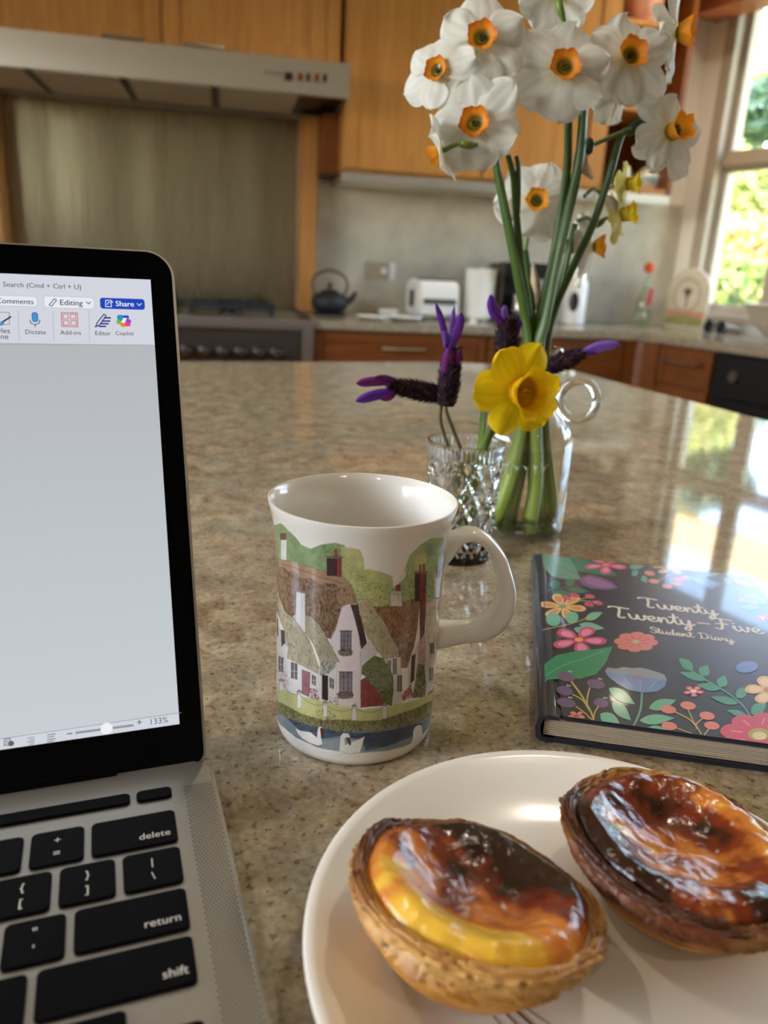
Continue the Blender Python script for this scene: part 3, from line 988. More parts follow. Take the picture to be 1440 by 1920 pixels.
# bottle with red tag
p = PY(1203, 600, 3.42)
t = thing('glass_bottle', 'pale green glass bottle with red tag and orange stopper', 'bottle', (p[0], 3.42, 0.0005))
M['bottle'] = thin_glass('green_bottle_glass', (0.80, 0.88, 0.80), 1.5, 0.02)
MB().lathe([(0, 0.002), (0.036, 0.002), (0.040, 0.008), (0.040, 0.11), (0.034, 0.135), (0.016, 0.165), (0.0135, 0.235), (0.016, 0.24), (0.0, 0.2405)], 28).build('glass', M['bottle'], t)
mb = MB()
rng = random.Random(4)
mb.lathe([(0, 0.0), (0.012, 0.002), (0.022, 0.012), (0.025, 0.026), (0.019, 0.04), (0.008, 0.048), (0, 0.05)], 14, (0, 0, 0.241))
mb.build('stopper', plain('orange_stopper', (222, 92, 34), 0.6, var=0.3, scale=120, bump=0.4), t)
MB().prism([(-0.012, 0.1), (0.004, 0.095), (0.012, 0.165), (0.0, 0.18), (-0.008, 0.17)], -0.0495, -0.0455, M=Matrix(((1, 0, 0, 0), (0, 0, 1, 0), (0, 1, 0, 0), (0, 0, 0, 1)))).build('red_tag', plain('red_tag', (190, 40, 48), 0.6), t)

# arched plaque by the window
pc = WC + WU*0.20 - WN*0.075
t = thing('arched_plaque', 'cream arched plaque with round motif and pink band beside the window', 'plaque', (pc[0], pc[1], 0.0005))
PM = Matrix(((WU[0], 0, -WN[0], 0), (WU[1], 0, -WN[1], 0), (0, 1, 0, 0), (0, 0, 0, 1)))
arch = [(-0.12, 0.0), (0.12, 0.0), (0.12, 0.17)]+[(0.12*math.cos(a), 0.17+0.105*math.sin(a)) for a in np.linspace(0.15, math.pi-0.15, 17)]+[(-0.12, 0.17)]
cream = plain('cream_paint', (224, 212, 190), 0.5, var=0.06, scale=40)
MB().prism(arch, 0.0, 0.018, M=PM).build('board', cream, t, bevel=0.004)
mb = MB()
circ = [(0.075*math.cos(a), 0.155+0.075*math.sin(a), 0.0205) for a in np.linspace(0, 2*math.pi, 33)[:-1]]
mb.tube([tuple(PM @ Vector(p)) for p in circ], 0.004, 6, closed=True)
mb.build('ring', plain('taupe_line', (186, 170, 148), 0.5), t)
mb = MB()
mb.prism([(0.02*math.cos(a)*(1+0.3*math.sin(3*a)), 0.165+0.02*math.sin(a)) for a in np.linspace(0, 2*math.pi, 21)[:-1]], 0.0182, 0.0205, M=PM)
mb.prism([(-0.003, 0.09), (0.003, 0.09), (0.004, 0.15), (-0.004, 0.15)], 0.0182, 0.0202, M=PM)
mb.build('motif', plain('dark_motif', (96, 84, 70), 0.6), t)
MB().prism([(-0.11, 0.045), (0.11, 0.045), (0.11, 0.082), (-0.11, 0.082)], 0.0182, 0.0200, M=PM).build('pink_band', plain('pink_band', (214, 150, 132), 0.5, var=0.2, scale=90), t)
MB().prism([(-0.11, 0.015), (0.11, 0.015), (0.11, 0.0445), (0.04, 0.06), (-0.03, 0.062), (-0.11, 0.0445)], 0.0182, 0.0206, M=PM).build('green_band', plain('green_band', (150, 152, 88), 0.5, var=0.3, scale=90), t)

# sunglasses
g0 = PP(1341, 604, WC-WN*0.16, WN)
t = thing('sunglasses', 'dark sunglasses resting on the counter below the window', 'sunglasses', (g0[0], g0[1], 0.0005))
GM = Matrix(((WU[0], -WN[0], 0, 0), (WU[1], -WN[1], 0, 0), (0, 0, 1, 0), (0, 0, 0, 1)))
lensm = plain('dark_lens', (20, 24, 20), 0.12, var=0.1)
for s in (-1, 1):
    mb = MB()
    mb.lathe([(0, 0.0035), (0.02, 0.003), (0.027, 0.0), (0.027, -0.004), (0, -0.001)], 24, M=GM @ Matrix.Translation((s*0.034, 0, 0.028)) @ Matrix.Rotation(R_(-80), 4, 'X'))
    mb.build('lens', lensm, t)
    mb = MB()
    mb.tube([tuple(GM @ Vector(p)) for p in ((s*0.061, 0.0, 0.036), (s*0.063, -0.05, 0.034), (s*0.06, -0.1, 0.02), (s*0.058, -0.12, 0.004))], 0.0035, 6)
    mb.build('temple', M['white_pl'], t)
mb = MB()
mb.tube([tuple(GM @ Vector(p)) for p in ((-0.009, 0, 0.032), (0, 0.002, 0.037), (0.009, 0, 0.032))], 0.003, 6)
mb.build('bridge', M['black'], t)

# fruit bowl at the frame's right
bp = PP(1478, 645, WC-WN*0.33, WN)
t = thing('fruit_bowl', 'large pale footed bowl of fruit on the window counter', 'bowl', (bp[0], bp[1], 0.0005))
MB().lathe([(0, 0), (0.075, 0), (0.08, 0.012), (0.1, 0.03), (0.145, 0.075), (0.175, 0.135), (0.18, 0.138), (0.183, 0.143), (0.172, 0.143), (0.14, 0.085), (0.09, 0.04), (0, 0.032)], 44).build('bowl_body', plain('stoneware', (196, 184, 164), 0.35, var=0.05), t)
M['orange'] = plain('orange_peel', (226, 128, 44), 0.45, var=0.1, scale=300, bump=0.3)
for k, (x, y, z) in enumerate([(-0.058, 0.045, 0.105), (-0.062, -0.05, 0.105), (0.05, 0.06, 0.105), (0.05, -0.05, 0.105), (-0.004, 0.0, 0.158)]):
    o = MB().lathe([(0, -0.036), (0.012, -0.035), (0.028, -0.025), (0.0375, 0.0), (0.03, 0.024), (0.014, 0.033), (0.004, 0.0335), (0, 0.032)], 24).build('orange', M['orange'])
    o.location = (bp[0]+x, bp[1]+y, z)
    tag(o, ['orange lying in the pale bowl at its window side, back', 'orange lying in the pale bowl at its left rim', 'orange at the back right of the pale bowl', 'orange at the front right of the pale bowl', 'orange on top of the fruit heap in the pale bowl'][k], 'orange', 'oranges in the pale bowl')

# ------------------------------------------------------------------ garden outside
GZ = -1.1
M['lawn'] = plain('lawn_grass', (150, 168, 78), 0.9, var=0.3, scale=6)
struct('ground', MB().box(1.5, -10, GZ-0.1, 24, 14, GZ), M['lawn'])
M['fence'] = plain('pale_rendered_fence', (214, 206, 194), 0.8, var=0.05)
fz = MB().box(9.2, -8, GZ, 9.35, 12, 0.55).build('garden_wall', M['fence'])
tag(fz, 'pale rendered garden wall beyond the window', 'wall')


def foliage(name, label, cat, centre, radii, n, cols, size, seed, group=None):
    rng = np.random.default_rng(seed)
    t = thing(name, label, cat, (centre[0], centre[1], GZ), 0, group)
    mb = MB()
    u = rng.normal(size=(n, 3))
    u /= np.linalg.norm(u, axis=1)[:, None]
    rr = rng.uniform(0.35, 1.0, n)**0.5
    lump = 0.75+0.5*fbm(u*2.2, seed)
    P = np.array(centre)+u*rr[:, None]*lump[:, None]*np.array(radii)
    P[:, 2] = np.maximum(P[:, 2], GZ+0.03)
    for k in range(n):
        a = rng.normal(size=3); a /= np.linalg.norm(a)
        b = np.cross(a, rng.normal(size=3)); b /= np.linalg.norm(b)
        s = size*rng.uniform(0.6, 1.3)
        c = np.array(lin(cols[int(rng.integers(len(cols)))]))*rng.uniform(0.8, 1.15)
        p = P[k]
        mb.add([p-a*s, p+b*s*0.5+np.cross(a, b)*s*0.15, p+a*s, p-b*s*0.5+np.cross(a, b)*s*0.15], [(0, 1, 2), (0, 2, 3)], tuple(c))
    o = mb.build('foliage', M['leafcol'], t, smooth_angle=0, colors=True, world=True)
    o['kind'] = 'stuff'
    tb = MB()
    tb.tube([(centre[0], centre[1], GZ), (centre[0]+0.03, centre[1], (GZ+centre[2])/2), (centre[0], centre[1]+0.04, centre[2])], [0.07, 0.055, 0.03], 8)
    tb.build('trunk', plain('bark', (96, 78, 60), 0.9, var=0.3), t, world=True)
    return t


M['leafcol'] = attr_mat('garden_leaf', 0.6, transl=0.4)
YG = [(168, 178, 92), (196, 190, 116), (132, 156, 84), (212, 206, 148)]
GR = [(110, 146, 70), (140, 170, 84), (86, 124, 62)]
PK = [(222, 170, 130), (232, 190, 150), (200, 150, 90), (190, 190, 90)]
DK = [(84, 112, 88), (104, 130, 104), (70, 100, 84)]


def gp(px, py, dist):
    """spot in the garden seen through the window, dist metres beyond the window wall"""
    return PP(px, py, WC+WN*dist, WN)


foliage('garden_shrub', 'yellow-green shrub outside the window, upper left of the lower pane', 'shrub', gp(1372, 380, 3.6), (0.6, 0.5, 0.5), 2600, YG, 0.06, 3, 'garden shrubs')
foliage('garden_shrub', 'peach-flowered shrub outside the window at mid height of the lower pane', 'shrub', gp(1375, 475, 2.5), (0.4, 0.4, 0.3), 2200, PK+YG[:1], 0.05, 5, 'garden shrubs')
foliage('garden_shrub', 'bright lime shrub outside the window at the bottom of the lower pane', 'shrub', gp(1370, 560, 1.5), (0.35, 0.4, 0.26), 2600, YG+GR[:1], 0.05, 7, 'garden shrubs')
foliage('garden_tree', 'grey-green tree in the garden seen in the upper pane', 'tree', gp(1425, 190, 6.0), (0.9, 0.8, 0.5), 2200, DK, 0.1, 9, 'garden trees')
foliage('garden_tree', 'dark green tree in the garden behind the shrubs', 'tree', gp(1430, 420, 5.6), (0.6, 0.6, 0.8), 2200, DK+GR, 0.09, 11, 'garden trees')
foliage('garden_tree', 'leafy tree at the garden wall right of the window mullion', 'tree', gp(1820, 420, 5.4), (0.8, 0.8, 1.0), 2600, GR+YG[:1], 0.1, 13, 'garden trees')
# blue shed wall and tan eave
p = gp(1470, 470, 3.0)
t = thing('garden_shed', 'blue painted garden shed seen past the window mullion', 'shed', (p[0]+0.5, p[1]-0.4, GZ))
MB().box(-0.5, -0.5, 0, 0.5, 0.42, 1.75).build('walls', plain('blue_paint', (70, 130, 196), 0.6, var=0.06), t)
MB().prism([(-0.62, 1.75), (0.62, 1.75), (0.62, 1.8), (0, 2.05), (-0.62, 1.8)], -0.6, 0.5, M=Matrix(((1, 0, 0, 0), (0, 0, 1, 0), (0, 1, 0, 0), (0, 0, 0, 1)))).build('roof', plain('shed_roof', (120, 124, 126), 0.7), t)
e0 = WC+WN*2.26
t = thing('pergola_beam', 'tan timber veranda beam outside above the window', 'beam', (e0[0], e0[1], GZ))
MB().box(-3.0, -2.32, 1.70, 3.4, -2.2, 2.02, M=WM).build('beam', plain('tan_timber', (206, 176, 134), 0.7, var=0.06), t, world=True)
for s in (-2.9, 3.2):
    MB().box(s, -2.3, GZ, s+0.1, -2.22, 1.70, M=WM).build('post', M['fence'], t, world=True)

# ================================================================== laptop
LC = PZ(386, 1424, 0.0145)
LROT = R_(8.5)
lap = thing('laptop', 'open silver laptop with black keys showing a blank document page', 'laptop', (LC[0], LC[1], 0.0), LROT)
LB = lap.matrix_basis
LBI = LB.inverted()
LT = 0.0145
ALPHA = R_(67)
M['alu'] = plain('anodised_aluminium', (172, 168, 160), 0.36, 0.85, 0.03, 900, bump=0.02)
M['key'] = plain('black_key', (6, 6, 8), 0.4, var=0.1, scale=400, spec=0.08)
M['bezel'] = plain('black_glass_bezel', (4, 4, 5), 0.08, var=0.05, spec=0.06)
M['legend'] = plain('key_legend_white', (210, 208, 200), 0.5, var=0.02)
M['speck'] = plain('speaker_hole', (16, 15, 14), 0.9, spec=0.1)


def rrect(x0, y0, x1, y1, r, n=6):
    out = []
    for cx, cy, a0 in ((x1-r, y1-r, 0), (x0+r, y1-r, 90), (x0+r, y0+r, 180), (x1-r, y0+r, 270)):
        for k in range(n+1):
            a = R_(a0+90*k/n)
            out.append((cx+r*math.cos(a), cy+r*math.sin(a)))
    return out


BX0, BX1, BY0, BY1 = -0.303, 0.0022, -0.211, 0.0025
MB().prism(rrect(BX0, BY0, BX1, BY1, 0.0105, 8), 0.0018, LT).build('base', M['alu'], lap, bevel=0.0016, seg=3)
for fx in (BX0+0.03, BX1-0.03):
    for fy in (BY0+0.025, BY1-0.03):
        MB().lathe([(0, 0), (0.006, 0), (0.007, 0.0019), (0, 0.0019)], 16, (fx, fy, 0)).build('rubber_foot', M['key'], lap)
# keyboard well: a slightly sunken lighter field
MB().prism(rrect(-0.2905, -0.1225, -0.0115, -0.0125, 0.004), LT-0.0002, LT+0.00025).build('keyboard_deck', M['alu'], lap)
MB().prism(rrect(-0.222, -0.204, -0.082, -0.128, 0.005), LT-0.0002, LT+0.0002).build('trackpad', M['alu'], lap, bevel=0.0001)


def key(x0, y0, x1, y1, name='key'):
    return MB().prism(rrect(x0, y0, x1, y1, 0.0019, 4), LT+0.0002, LT+0.0014).build(name, M['key'], lap, bevel=0.0004, seg=2)


def legend(k, items):
    mb = MB()
    for s, x, y, size, al in items:
        vs, fs = text_mesh(s, size, al)
        mb.add([(p[0]+x, p[1]+y, LT+0.00146) for p in vs], fs)
    o = mb.build('key_legend', M['legend'], k, smooth_angle=0)
    return o


RX = -0.0147
PITCHK, KW = 0.019, 0.0167
rows_y = [(-0.0205, -0.0143), (-0.0446, -0.0279), (-0.0636, -0.0469), (-0.0826, -0.0659), (-0.1016, -0.0849), (-0.1206, -0.1039)]
# touch strip and fingerprint key
key(-0.2895, rows_y[0][0], RX-0.0125-0.0022, rows_y[0][1], 'touch_strip')
key(RX-0.0125, rows_y[0][0], RX, rows_y[0][1], 'power_key')


def row(r, first_w, rest, syms):
    """first_w: width of the right-hand key, then standard keys leftwards"""
    y0, y1 = rows_y[r]
    x1 = RX
    out = [(key(x1-first_w, y0, x1, y1), x1-first_w, x1)]
    x = x1-first_w-(PITCHK-KW)
    for k in range(rest):
        out.append((key(x-KW, y0, x, y1), x-KW, x))
        x -= PITCHK
    key(-0.2895, y0, x, y1)
    for (k, a, b), s in zip(out, syms):
        if not s:
            continue
        if len(s) == 1:
            legend(k, [(s[0], b-0.0022, y0+0.0036, 0.0042, 'RIGHT')])
        else:
            legend(k, [(s[0], (a+b)/2, y0+0.0098, 0.0044, 'CENTER'), (s[1], (a+b)/2, y0+0.0035, 0.0044, 'CENTER')])


row(1, 0.0279, 12, [('delete',), ('+', '='), ('_', '-'), (')', '0'), ('(', '9')])
row(2, 0.0183, 12, [('|', '\\'), ('}', ']'), ('{', '['), ('P', ' '), ('O', ' ')])
row(3, 0.0325, 11, [('return',), ('"', "'"), (':', ';'), ('L', ' ')])
row(4, 0.0417, 10, [('shift',), ('?', '/'), ('>', '.')])
y0, y1 = rows_y[5]
key(RX-KW, y0, RX, y1-0.0088)
k = key(RX-PITCHK-KW, y0+0.0088, RX-PITCHK, y1)
legend(k, [('^', RX-PITCHK-KW/2, y1-0.0062, 0.004, 'CENTER')])
key(RX-PITCHK-KW, y0, RX-PITCHK, y1-0.0088)
key(RX-2*PITCHK-KW, y0, RX-2*PITCHK, y1-0.0088)
k = key(RX-3*PITCHK-KW, y0, RX-3*PITCHK, y1)
legend(k, [('option', RX-3*PITCHK-KW+0.0016, y0+0.003, 0.0034, 'LEFT')])
key(RX-4*PITCHK-KW-0.006, y0, RX-4*PITCHK, y1)
key(RX-4*PITCHK-0.0083-0.094, y0, RX-4*PITCHK-KW-0.0083, y1, 'space_bar')
# speaker perforations, right of the keys
mb = MB()
yy = -0.0150
j = 0
while yy > -0.121:
    for k in range(9):
        x = -0.0099+k*0.00118+(0.00059 if j % 2 else 0)
        mb.add([(x+0.00031*math.cos(a), yy+0.00031*math.sin(a), LT+0.00012) for a in np.linspace(0, 2*math.pi, 7)[:-1]], [(0, 1, 2, 3, 4, 5)])
    yy -= 0.00115
    j += 1
sg = mb.build('speaker_grille', M['speck'], lap, smooth_angle=0)
sg['kind'] = 'stuff'
# hinge cover
MB().box(-0.27, -0.0012, LT-0.004, -0.0335, 0.0045, LT+0.0022).build('hinge_cover', M['key'], lap, bevel=0.0004)

# lid
def lidshape(x0, y0, x1, y1, r):
    q = rrect(x0, y0, x1, y1, r, 10)
    lo = rrect(x0, y0, x1, y1, 0.0045, 10)
    return q[:22]+lo[22:]


ca, sa = math.cos(ALPHA), math.sin(ALPHA)
LM = Matrix(((1, 0, 0, 0), (0, ca, -sa, 0.0012), (0, sa, ca, LT+0.0008), (0, 0, 0, 1)))    # (x, up, out) in the lid -> laptop local
LIDL, LIDR = 0.2085, 0.0006
MB().prism(lidshape(BX0+0.0015, -0.0028, LIDR, LIDL, 0.0115), -0.0042, 0.0, M=LM).build('lid', M['alu'], lap, bevel=0.0007, seg=2)
MB().prism(lidshape(BX0+0.0027, -0.0022, LIDR-0.0012, LIDL-0.0012, 0.0105), 0.00005, 0.0007, M=LM).build('bezel', M['bezel'], lap)
LW = LB @ LM
LWO = np.array(LW.translation)
LWN = np.array(LW.to_3x3() @ Vector((0, 0, 1)))
LWI = LW.inverted()


def scr(px, py):
    p = LWI @ Vector(PP(px, py, LWO+LWN*0.0009, LWN))
    return p.x, p.y


tr, br = scr(278, 524), scr(341, 1357)
SX1 = (tr[0]+br[0])/2
ST, SB = tr[1], br[1]
SX0 = BX0+0.0015+(LIDR-SX1)
EM = 0.95
M['screen'] = attr_mat('lit_screen', 0.3, emit=EM)
M['screen'].node_tree.nodes['Principled BSDF'].inputs['Specular IOR Level'].default_value = 0.08
WHT, PAGE, BAR = lin((218, 220, 228)), lin((187, 190, 194)), lin((214, 217, 227))
tbar = scr(150, 645)[1]
bbar = scr(330, 1337)[1]
mb = MB()
mb.prism([(SX0, bbar), (SX1, bbar), (SX1, tbar), (SX0, tbar)], 0.0007, 0.00085, M=LM)
n0 = len(mb.v)
scrn = MB()


def rect3(mb, x0, y0, x1, y1, h, c0, c1=None):
    vs = [tuple(LM @ Vector((x, y, h))) for x, y in ((x0, y0), (x1, y0), (x1, y1), (x0, y1))]
    o = mb.add(vs, [(0, 1, 2, 3)], c0)
    if c1 is not None:
        mb.c[o+2] = mb.c[o+3] = c1


rect3(scrn, SX0, bbar, SX1, tbar, 0.0008, lin((203, 211, 216)), lin((184, 187, 191)))
rect3(scrn, SX0, tbar, SX1, ST, 0.0008, BAR)
rect3(scrn, SX0, SB, SX1, bbar, 0.0008, BAR)
screen = scrn.build('screen', M['screen'], lap, smooth_angle=0, colors=True)
ui = MB()


def poly2(pts, c, h=0.00086):
    ui.add([tuple(LM @ Vector((p[0], p[1], h))) for p in pts], [tuple(range(len(pts)))], c)


def shp(pts, c, h=0.00086):
    poly2([scr(*p) for p in pts], c, h)


def line2(pts, w, c, h=0.00092, closed=False):
    """polyline on the lid, points in lid coordinates"""
    pts = [np.array(p[:2], float) for p in pts]
    if closed:
        pts = pts+[pts[0]]
    for a, b in zip(pts[:-1], pts[1:]):
        d = b-a
        L = np.linalg.norm(d)+1e-9
        d /= L
        nrm = np.array((-d[1], d[0]))*w/2
        e = d*w*0.35
        poly2([a-nrm-e, b-nrm+e, b+nrm+e, a+nrm-e], c, h)


def pline(pts, w, c, h=0.00092, closed=False):
    line2([scr(*p) for p in pts], w, c, h, closed)


def put(s, pl, pr, c, bold=0.0, h=0.00094):
    """text whose baseline runs from pixel pl to pixel pr on the screen"""
    a, b = scr(*pl), scr(*pr)
    vs, fs = text_mesh(s, 1.0)
    x0, x1 = min(v[0] for v in vs), max(v[0] for v in vs)
    k = (b[0]-a[0])/(x1-x0)
    y = (a[1]+b[1])/2
    for dx in ((0, bold) if bold else (0,)):
        ui.add([tuple(LM @ Vector((a[0]+(v[0]-x0)*k+dx, y+v[1]*k, h))) for v in vs], fs, c)


INK, GREY, LGREY = lin((38, 38, 44)), lin((96, 98, 106)), lin((176, 179, 188))
BLUE, WH2 = lin((22, 70, 190)), lin((236, 238, 246))
put('Search (Cmd + Ctrl + U)', (6, 538), (152, 542), GREY, 0.00006)


def pill(pa, pb, c, edge=None, r=0.0011):
    a, b = scr(*pa), scr(*pb)
    x0, x1, y0, y1 = a[0], b[0], b[1], a[1]
    if edge:
        poly2(rrect(x0-0.00016, y0-0.00016, x1+0.00016, y1+0.00016, r), edge, 0.00084)
    poly2(rrect(x0, y0, x1, y1, r), c, 0.00087)


pill((-60, 552), (70, 575), WH2, LGREY)
pill((82, 555), (177, 579), WH2, LGREY)
pill((187, 558), (272, 581), BLUE)
put('Comments', (-7, 569), (63, 570), INK, 0.00006)
put('Editing', (113, 572), (155, 573), INK, 0.00006)
put('Share', (217, 574), (251, 575), WH2, 0.00012)
pline([(162, 566), (166, 570), (170, 566)], 0.0003, INK)
pline([(257, 569), (261, 573), (265, 569)], 0.0003, WH2)
pline([(92, 572), (102, 560), (106, 563), (97, 574)], 0.00028, INK, closed=True)
pline([(204, 563), (198, 563), (198, 575), (209, 575), (209, 571)], 0.0003, WH2)
pline([(201, 571), (204, 566), (209, 566)], 0.0003, WH2)
pline([(206, 562), (211, 566), (207, 570)], 0.0003, WH2)
for x in (34, 99, 166):
    pline([(x, 583), (x+2, 640)], 0.0002, LGREY)
pline([(-30, 645), (286, 647)], 0.0002, lin((150, 152, 158)))
put('Dictate', (48, 626), (86, 627), INK)
put('Add-ins', (113, 627), (152, 628), INK)
put('Editor', (179, 628), (208, 629), INK)
put('Copilot', (217, 628), (251, 629), INK)
put('Styles', (-17, 624), (19, 625), INK)
put('Pane', (-13, 635), (16, 636), INK)
# microphone
MIC = lin((70, 150, 214))
a, b = scr(59, 585), scr(72, 604)
poly2(rrect(a[0], b[1], b[0], a[1], (b[0]-a[0])*0.48), INK, 0.00087)
poly2(rrect(a[0]+0.0002, b[1]+0.0002, b[0]-0.0002, a[1]-0.0002, (b[0]-a[0])*0.40), MIC, 0.0009)
pline([(56, 600), (58, 606), (66, 609), (73, 606), (75, 600)], 0.0003, INK)
pline([(66, 609), (66, 613)], 0.0003, INK)
# add-ins grid
RED = lin((206, 84, 90))
pline([(115, 586), (145, 587), (146, 613), (116, 612)], 0.0003, RED, closed=True)
for x, y in ((118, 589), (132, 589), (119, 601), (133, 601)):
    pline([(x, y), (x+10, y), (x+10, y+9), (x, y+9)], 0.00026, RED, closed=True)
# editor pen and lines
NAVY = lin((30, 34, 130))
pline([(179, 613), (183, 604), (195, 589), (199, 592), (187, 609)], 0.0004, NAVY, closed=True)
for x0, x1, y in ((196, 207, 596), (192, 206, 602), (189, 203, 607), (186, 198, 612)):
    pline([(x0, y), (x1, y)], 0.0006, NAVY)
# ribbon-like assistant icon: four rounded colour patches
for (x0, y0, x1, y1), c in (((219, 590, 233, 601), (40, 150, 190)), ((230, 591, 242, 598), (40, 70, 200)), ((218, 599, 229, 608), (120, 190, 60)), ((225, 603, 238, 613), (240, 130, 50)), ((232, 598, 246, 607), (150, 70, 210)), ((234, 604, 245, 612), (232, 70, 120))):
    a, b = scr(x0, y0), scr(x1, y1)
    poly2(rrect(a[0], b[1], b[0], a[1], min(b[0]-a[0], a[1]-b[1])*0.42), lin(c), 0.00086+0.000004*x0/100)
shp([(227, 605), (231, 596), (238, 596), (234, 606)], WH2, 0.00093)
# styles pane brush
pline([(-6, 585), (17, 586), (18, 608), (-4, 609)], 0.0002, GREY, closed=True)
pline([(6, 603), (20, 594)], 0.0006, INK)
shp([(-2, 609), (2, 602), (7, 602), (8, 607), (3, 611)], MIC, 0.0009)
uo = ui.build('screen_toolbar', M['screen'], screen, smooth_angle=0, colors=True)
uo['label'] = 'toolbar lettering and icons on the screen'
uo['kind'] = 'stuff'
ui = MB()
# status bar
pline([(-80, 1397), (340, 1336)], 0.0002, lin((130, 132, 138)))
put('133%', (283, 1359), (315, 1354), GREY)
put('+', (257, 1361), (266, 1360), GREY, 0.0001)
pline([(126, 1376), (135, 1375)], 0.0004, GREY)
pline([(143, 1374), (249, 1360)], 0.0009, lin((150, 152, 160)))
c0 = scr(200, 1366)
poly2([(c0[0]+0.0022*math.cos(a), c0[1]+0.0022*math.sin(a)) for a in np.linspace(0, 2*math.pi, 25)[:-1]], lin((244, 245, 250)), 0.00097)
for k in range(4):
    pline([(89, 1378+k*4.5), (89+(15 if k % 2 == 0 else 12), 1376+k*4.5)], 0.00028, GREY)
    pline([(51+(k % 2)*4, 1384+k*4), (64, 1382+k*4)], 0.00028, lin((130, 132, 140)))
pline([(8, 1386), (19, 1384), (19, 1397), (8, 1398)], 0.00026, GREY, closed=True)
for k in range(3):
    pline([(10, 1389+k*3), (17, 1388+k*3)], 0.0002, GREY)
c1 = scr(21, 1394)
poly2([(c1[0]+0.001*math.cos(a), c1[1]+0.001*math.sin(a)) for a in np.linspace(0, 2*math.pi, 13)[:-1]], GREY, 0.00095)
uo = ui.build('screen_status_bar', M['screen'], screen, smooth_angle=0, colors=True)
uo['kind'] = 'stuff'
uo['label'] = 'zoom slider and status icons along the bottom of the screen'

# ================================================================== mug
MUGC = np.array([0.057, 0.312, 0.0])
mug = thing('mug', 'white china mug printed with thatched cottages and swans', 'mug', MUGC)
OUT = [(0.0, 0.003), (0.027, 0.003), (0.0285, 0.0), (0.0335, 0.0), (0.0354, 0.0012), (0.0362, 0.004), (0.0364, 0.02), (0.0366, 0.06), (0.0368, 0.082), (0.0371, 0.09), (0.0378, 0.0965), (0.0388, 0.1020), (0.0400, 0.1068), (0.0408, 0.1098), (0.04075, 0.1106), (0.0402, 0.1108),
       (0.0392, 0.1098), (0.0376, 0.1050), (0.0362, 0.0985), (0.0352, 0.09), (0.0347, 0.06), (0.0345, 0.02), (0.0320, 0.008), (0.026, 0.006), (0.0, 0.0055)]
_op = [np.array(p) for p in OUT]
MB().lathe(OUT, 128).build('body', M['ceramic'], mug, smooth_angle=60)


def mug_r(z):
    return np.interp(z, [0.004, 0.02, 0.06, 0.082, 0.09, 0.0965, 0.1020, 0.1068], [0.0362, 0.0364, 0.0366, 0.0368, 0.0371, 0.0378, 0.0388, 0.0400])


# handle: swept along a loop measured in the plane through the mug's axis
HDIR = np.array([math.cos(R_(-9)), math.sin(R_(-9)), 0.0])
HN = np.array([-HDIR[1], HDIR[0], 0.0])
outer = [(800, 1000), (838, 999), (880, 988), (915, 1001), (945, 1036), (961, 1080), (967, 1115), (960, 1152), (938, 1183), (905, 1199), (868, 1202), (800, 1218)]
inner = [(800, 1096), (842, 1052), (862, 1020), (886, 1012), (908, 1026), (924, 1056), (932, 1095), (930, 1115), (917, 1140), (893, 1159), (865, 1166), (800, 1163)]
oc = catmull([np.append(PP(*p, MUGC, HN), 0)[:3] for p in outer], 6)
ic = catmull([np.append(PP(*p, MUGC, HN), 0)[:3] for p in inner], 6)
P = []
for a, b in zip(oc, ic):
    c, h = (a+b)/2, (a-b)/2
    t_ = np.linalg.norm(h)
    ringp = []
    for k in range(20):
        w = 2*math.pi*k/20
        cw, sw = math.cos(w), math.sin(w)
        ringp.append(c+h*np.sign(cw)*abs(cw)**0.8+HN*0.0062*np.sign(sw)*abs(sw)**0.8-MUGC)
    P.append(ringp)
hm = MB().grid(P, wrap=True)
hm.f.append(tuple(range(19, -1, -1)))
hm.f.append(tuple(len(hm.v)-20+k for k in range(20)))
hm.build('handle', M['ceramic'], mug, smooth_angle=70)

# --- printed picture, painted on a small canvas and carried by the print's own points
CW, CH = 720, 960
canvas = np.zeros((CH, CW, 3))
LW_ = np.array(lin((216, 211, 203)))
WHITE = np.array(lin((232, 228, 218)))


def alb(c):
    q = np.array(lin(c))
    q = (q*0.76+q.mean()*0.24)*0.94
    return np.clip(q/LW_*WHITE, 0.004, 0.95)


canvas[:] = WHITE
_yy, _xx = np.mgrid[0:CH, 0:CW]
NZ1 = fbm(np.stack([_xx/22.0, _yy/22.0, _xx*0], -1), 1)
NZ2 = fbm(np.stack([_xx/5.0, _yy/5.0, _xx*0], -1), 2, 3)
NZF = vnoise(np.stack([_xx/2.6, _yy/2.6, _xx*0], -1), 3)


def inside(poly):
    p = np.array(poly, float)*0.5
    x0, y0 = np.maximum(np.floor(p.min(0)).astype(int)-1, 0)
    x1, y1 = np.minimum(np.ceil(p.max(0)).astype(int)+2, (CW, CH))
    if x1 <= x0 or y1 <= y0:
        return None
    X, Y = np.meshgrid(np.arange(x0, x1)+0.5, np.arange(y0, y1)+0.5)
    m = np.zeros(X.shape, bool)
    n = len(p)
    for i in range(n):
        a, b = p[i], p[(i+1) % n]
        if a[1] == b[1]:
            continue
        c = ((a[1] > Y) != (b[1] > Y)) & (X < (b[0]-a[0])*(Y-a[1])/(b[1]-a[1])+a[0])
        m ^= c
    return (slice(y0, y1), slice(x0, x1)), m


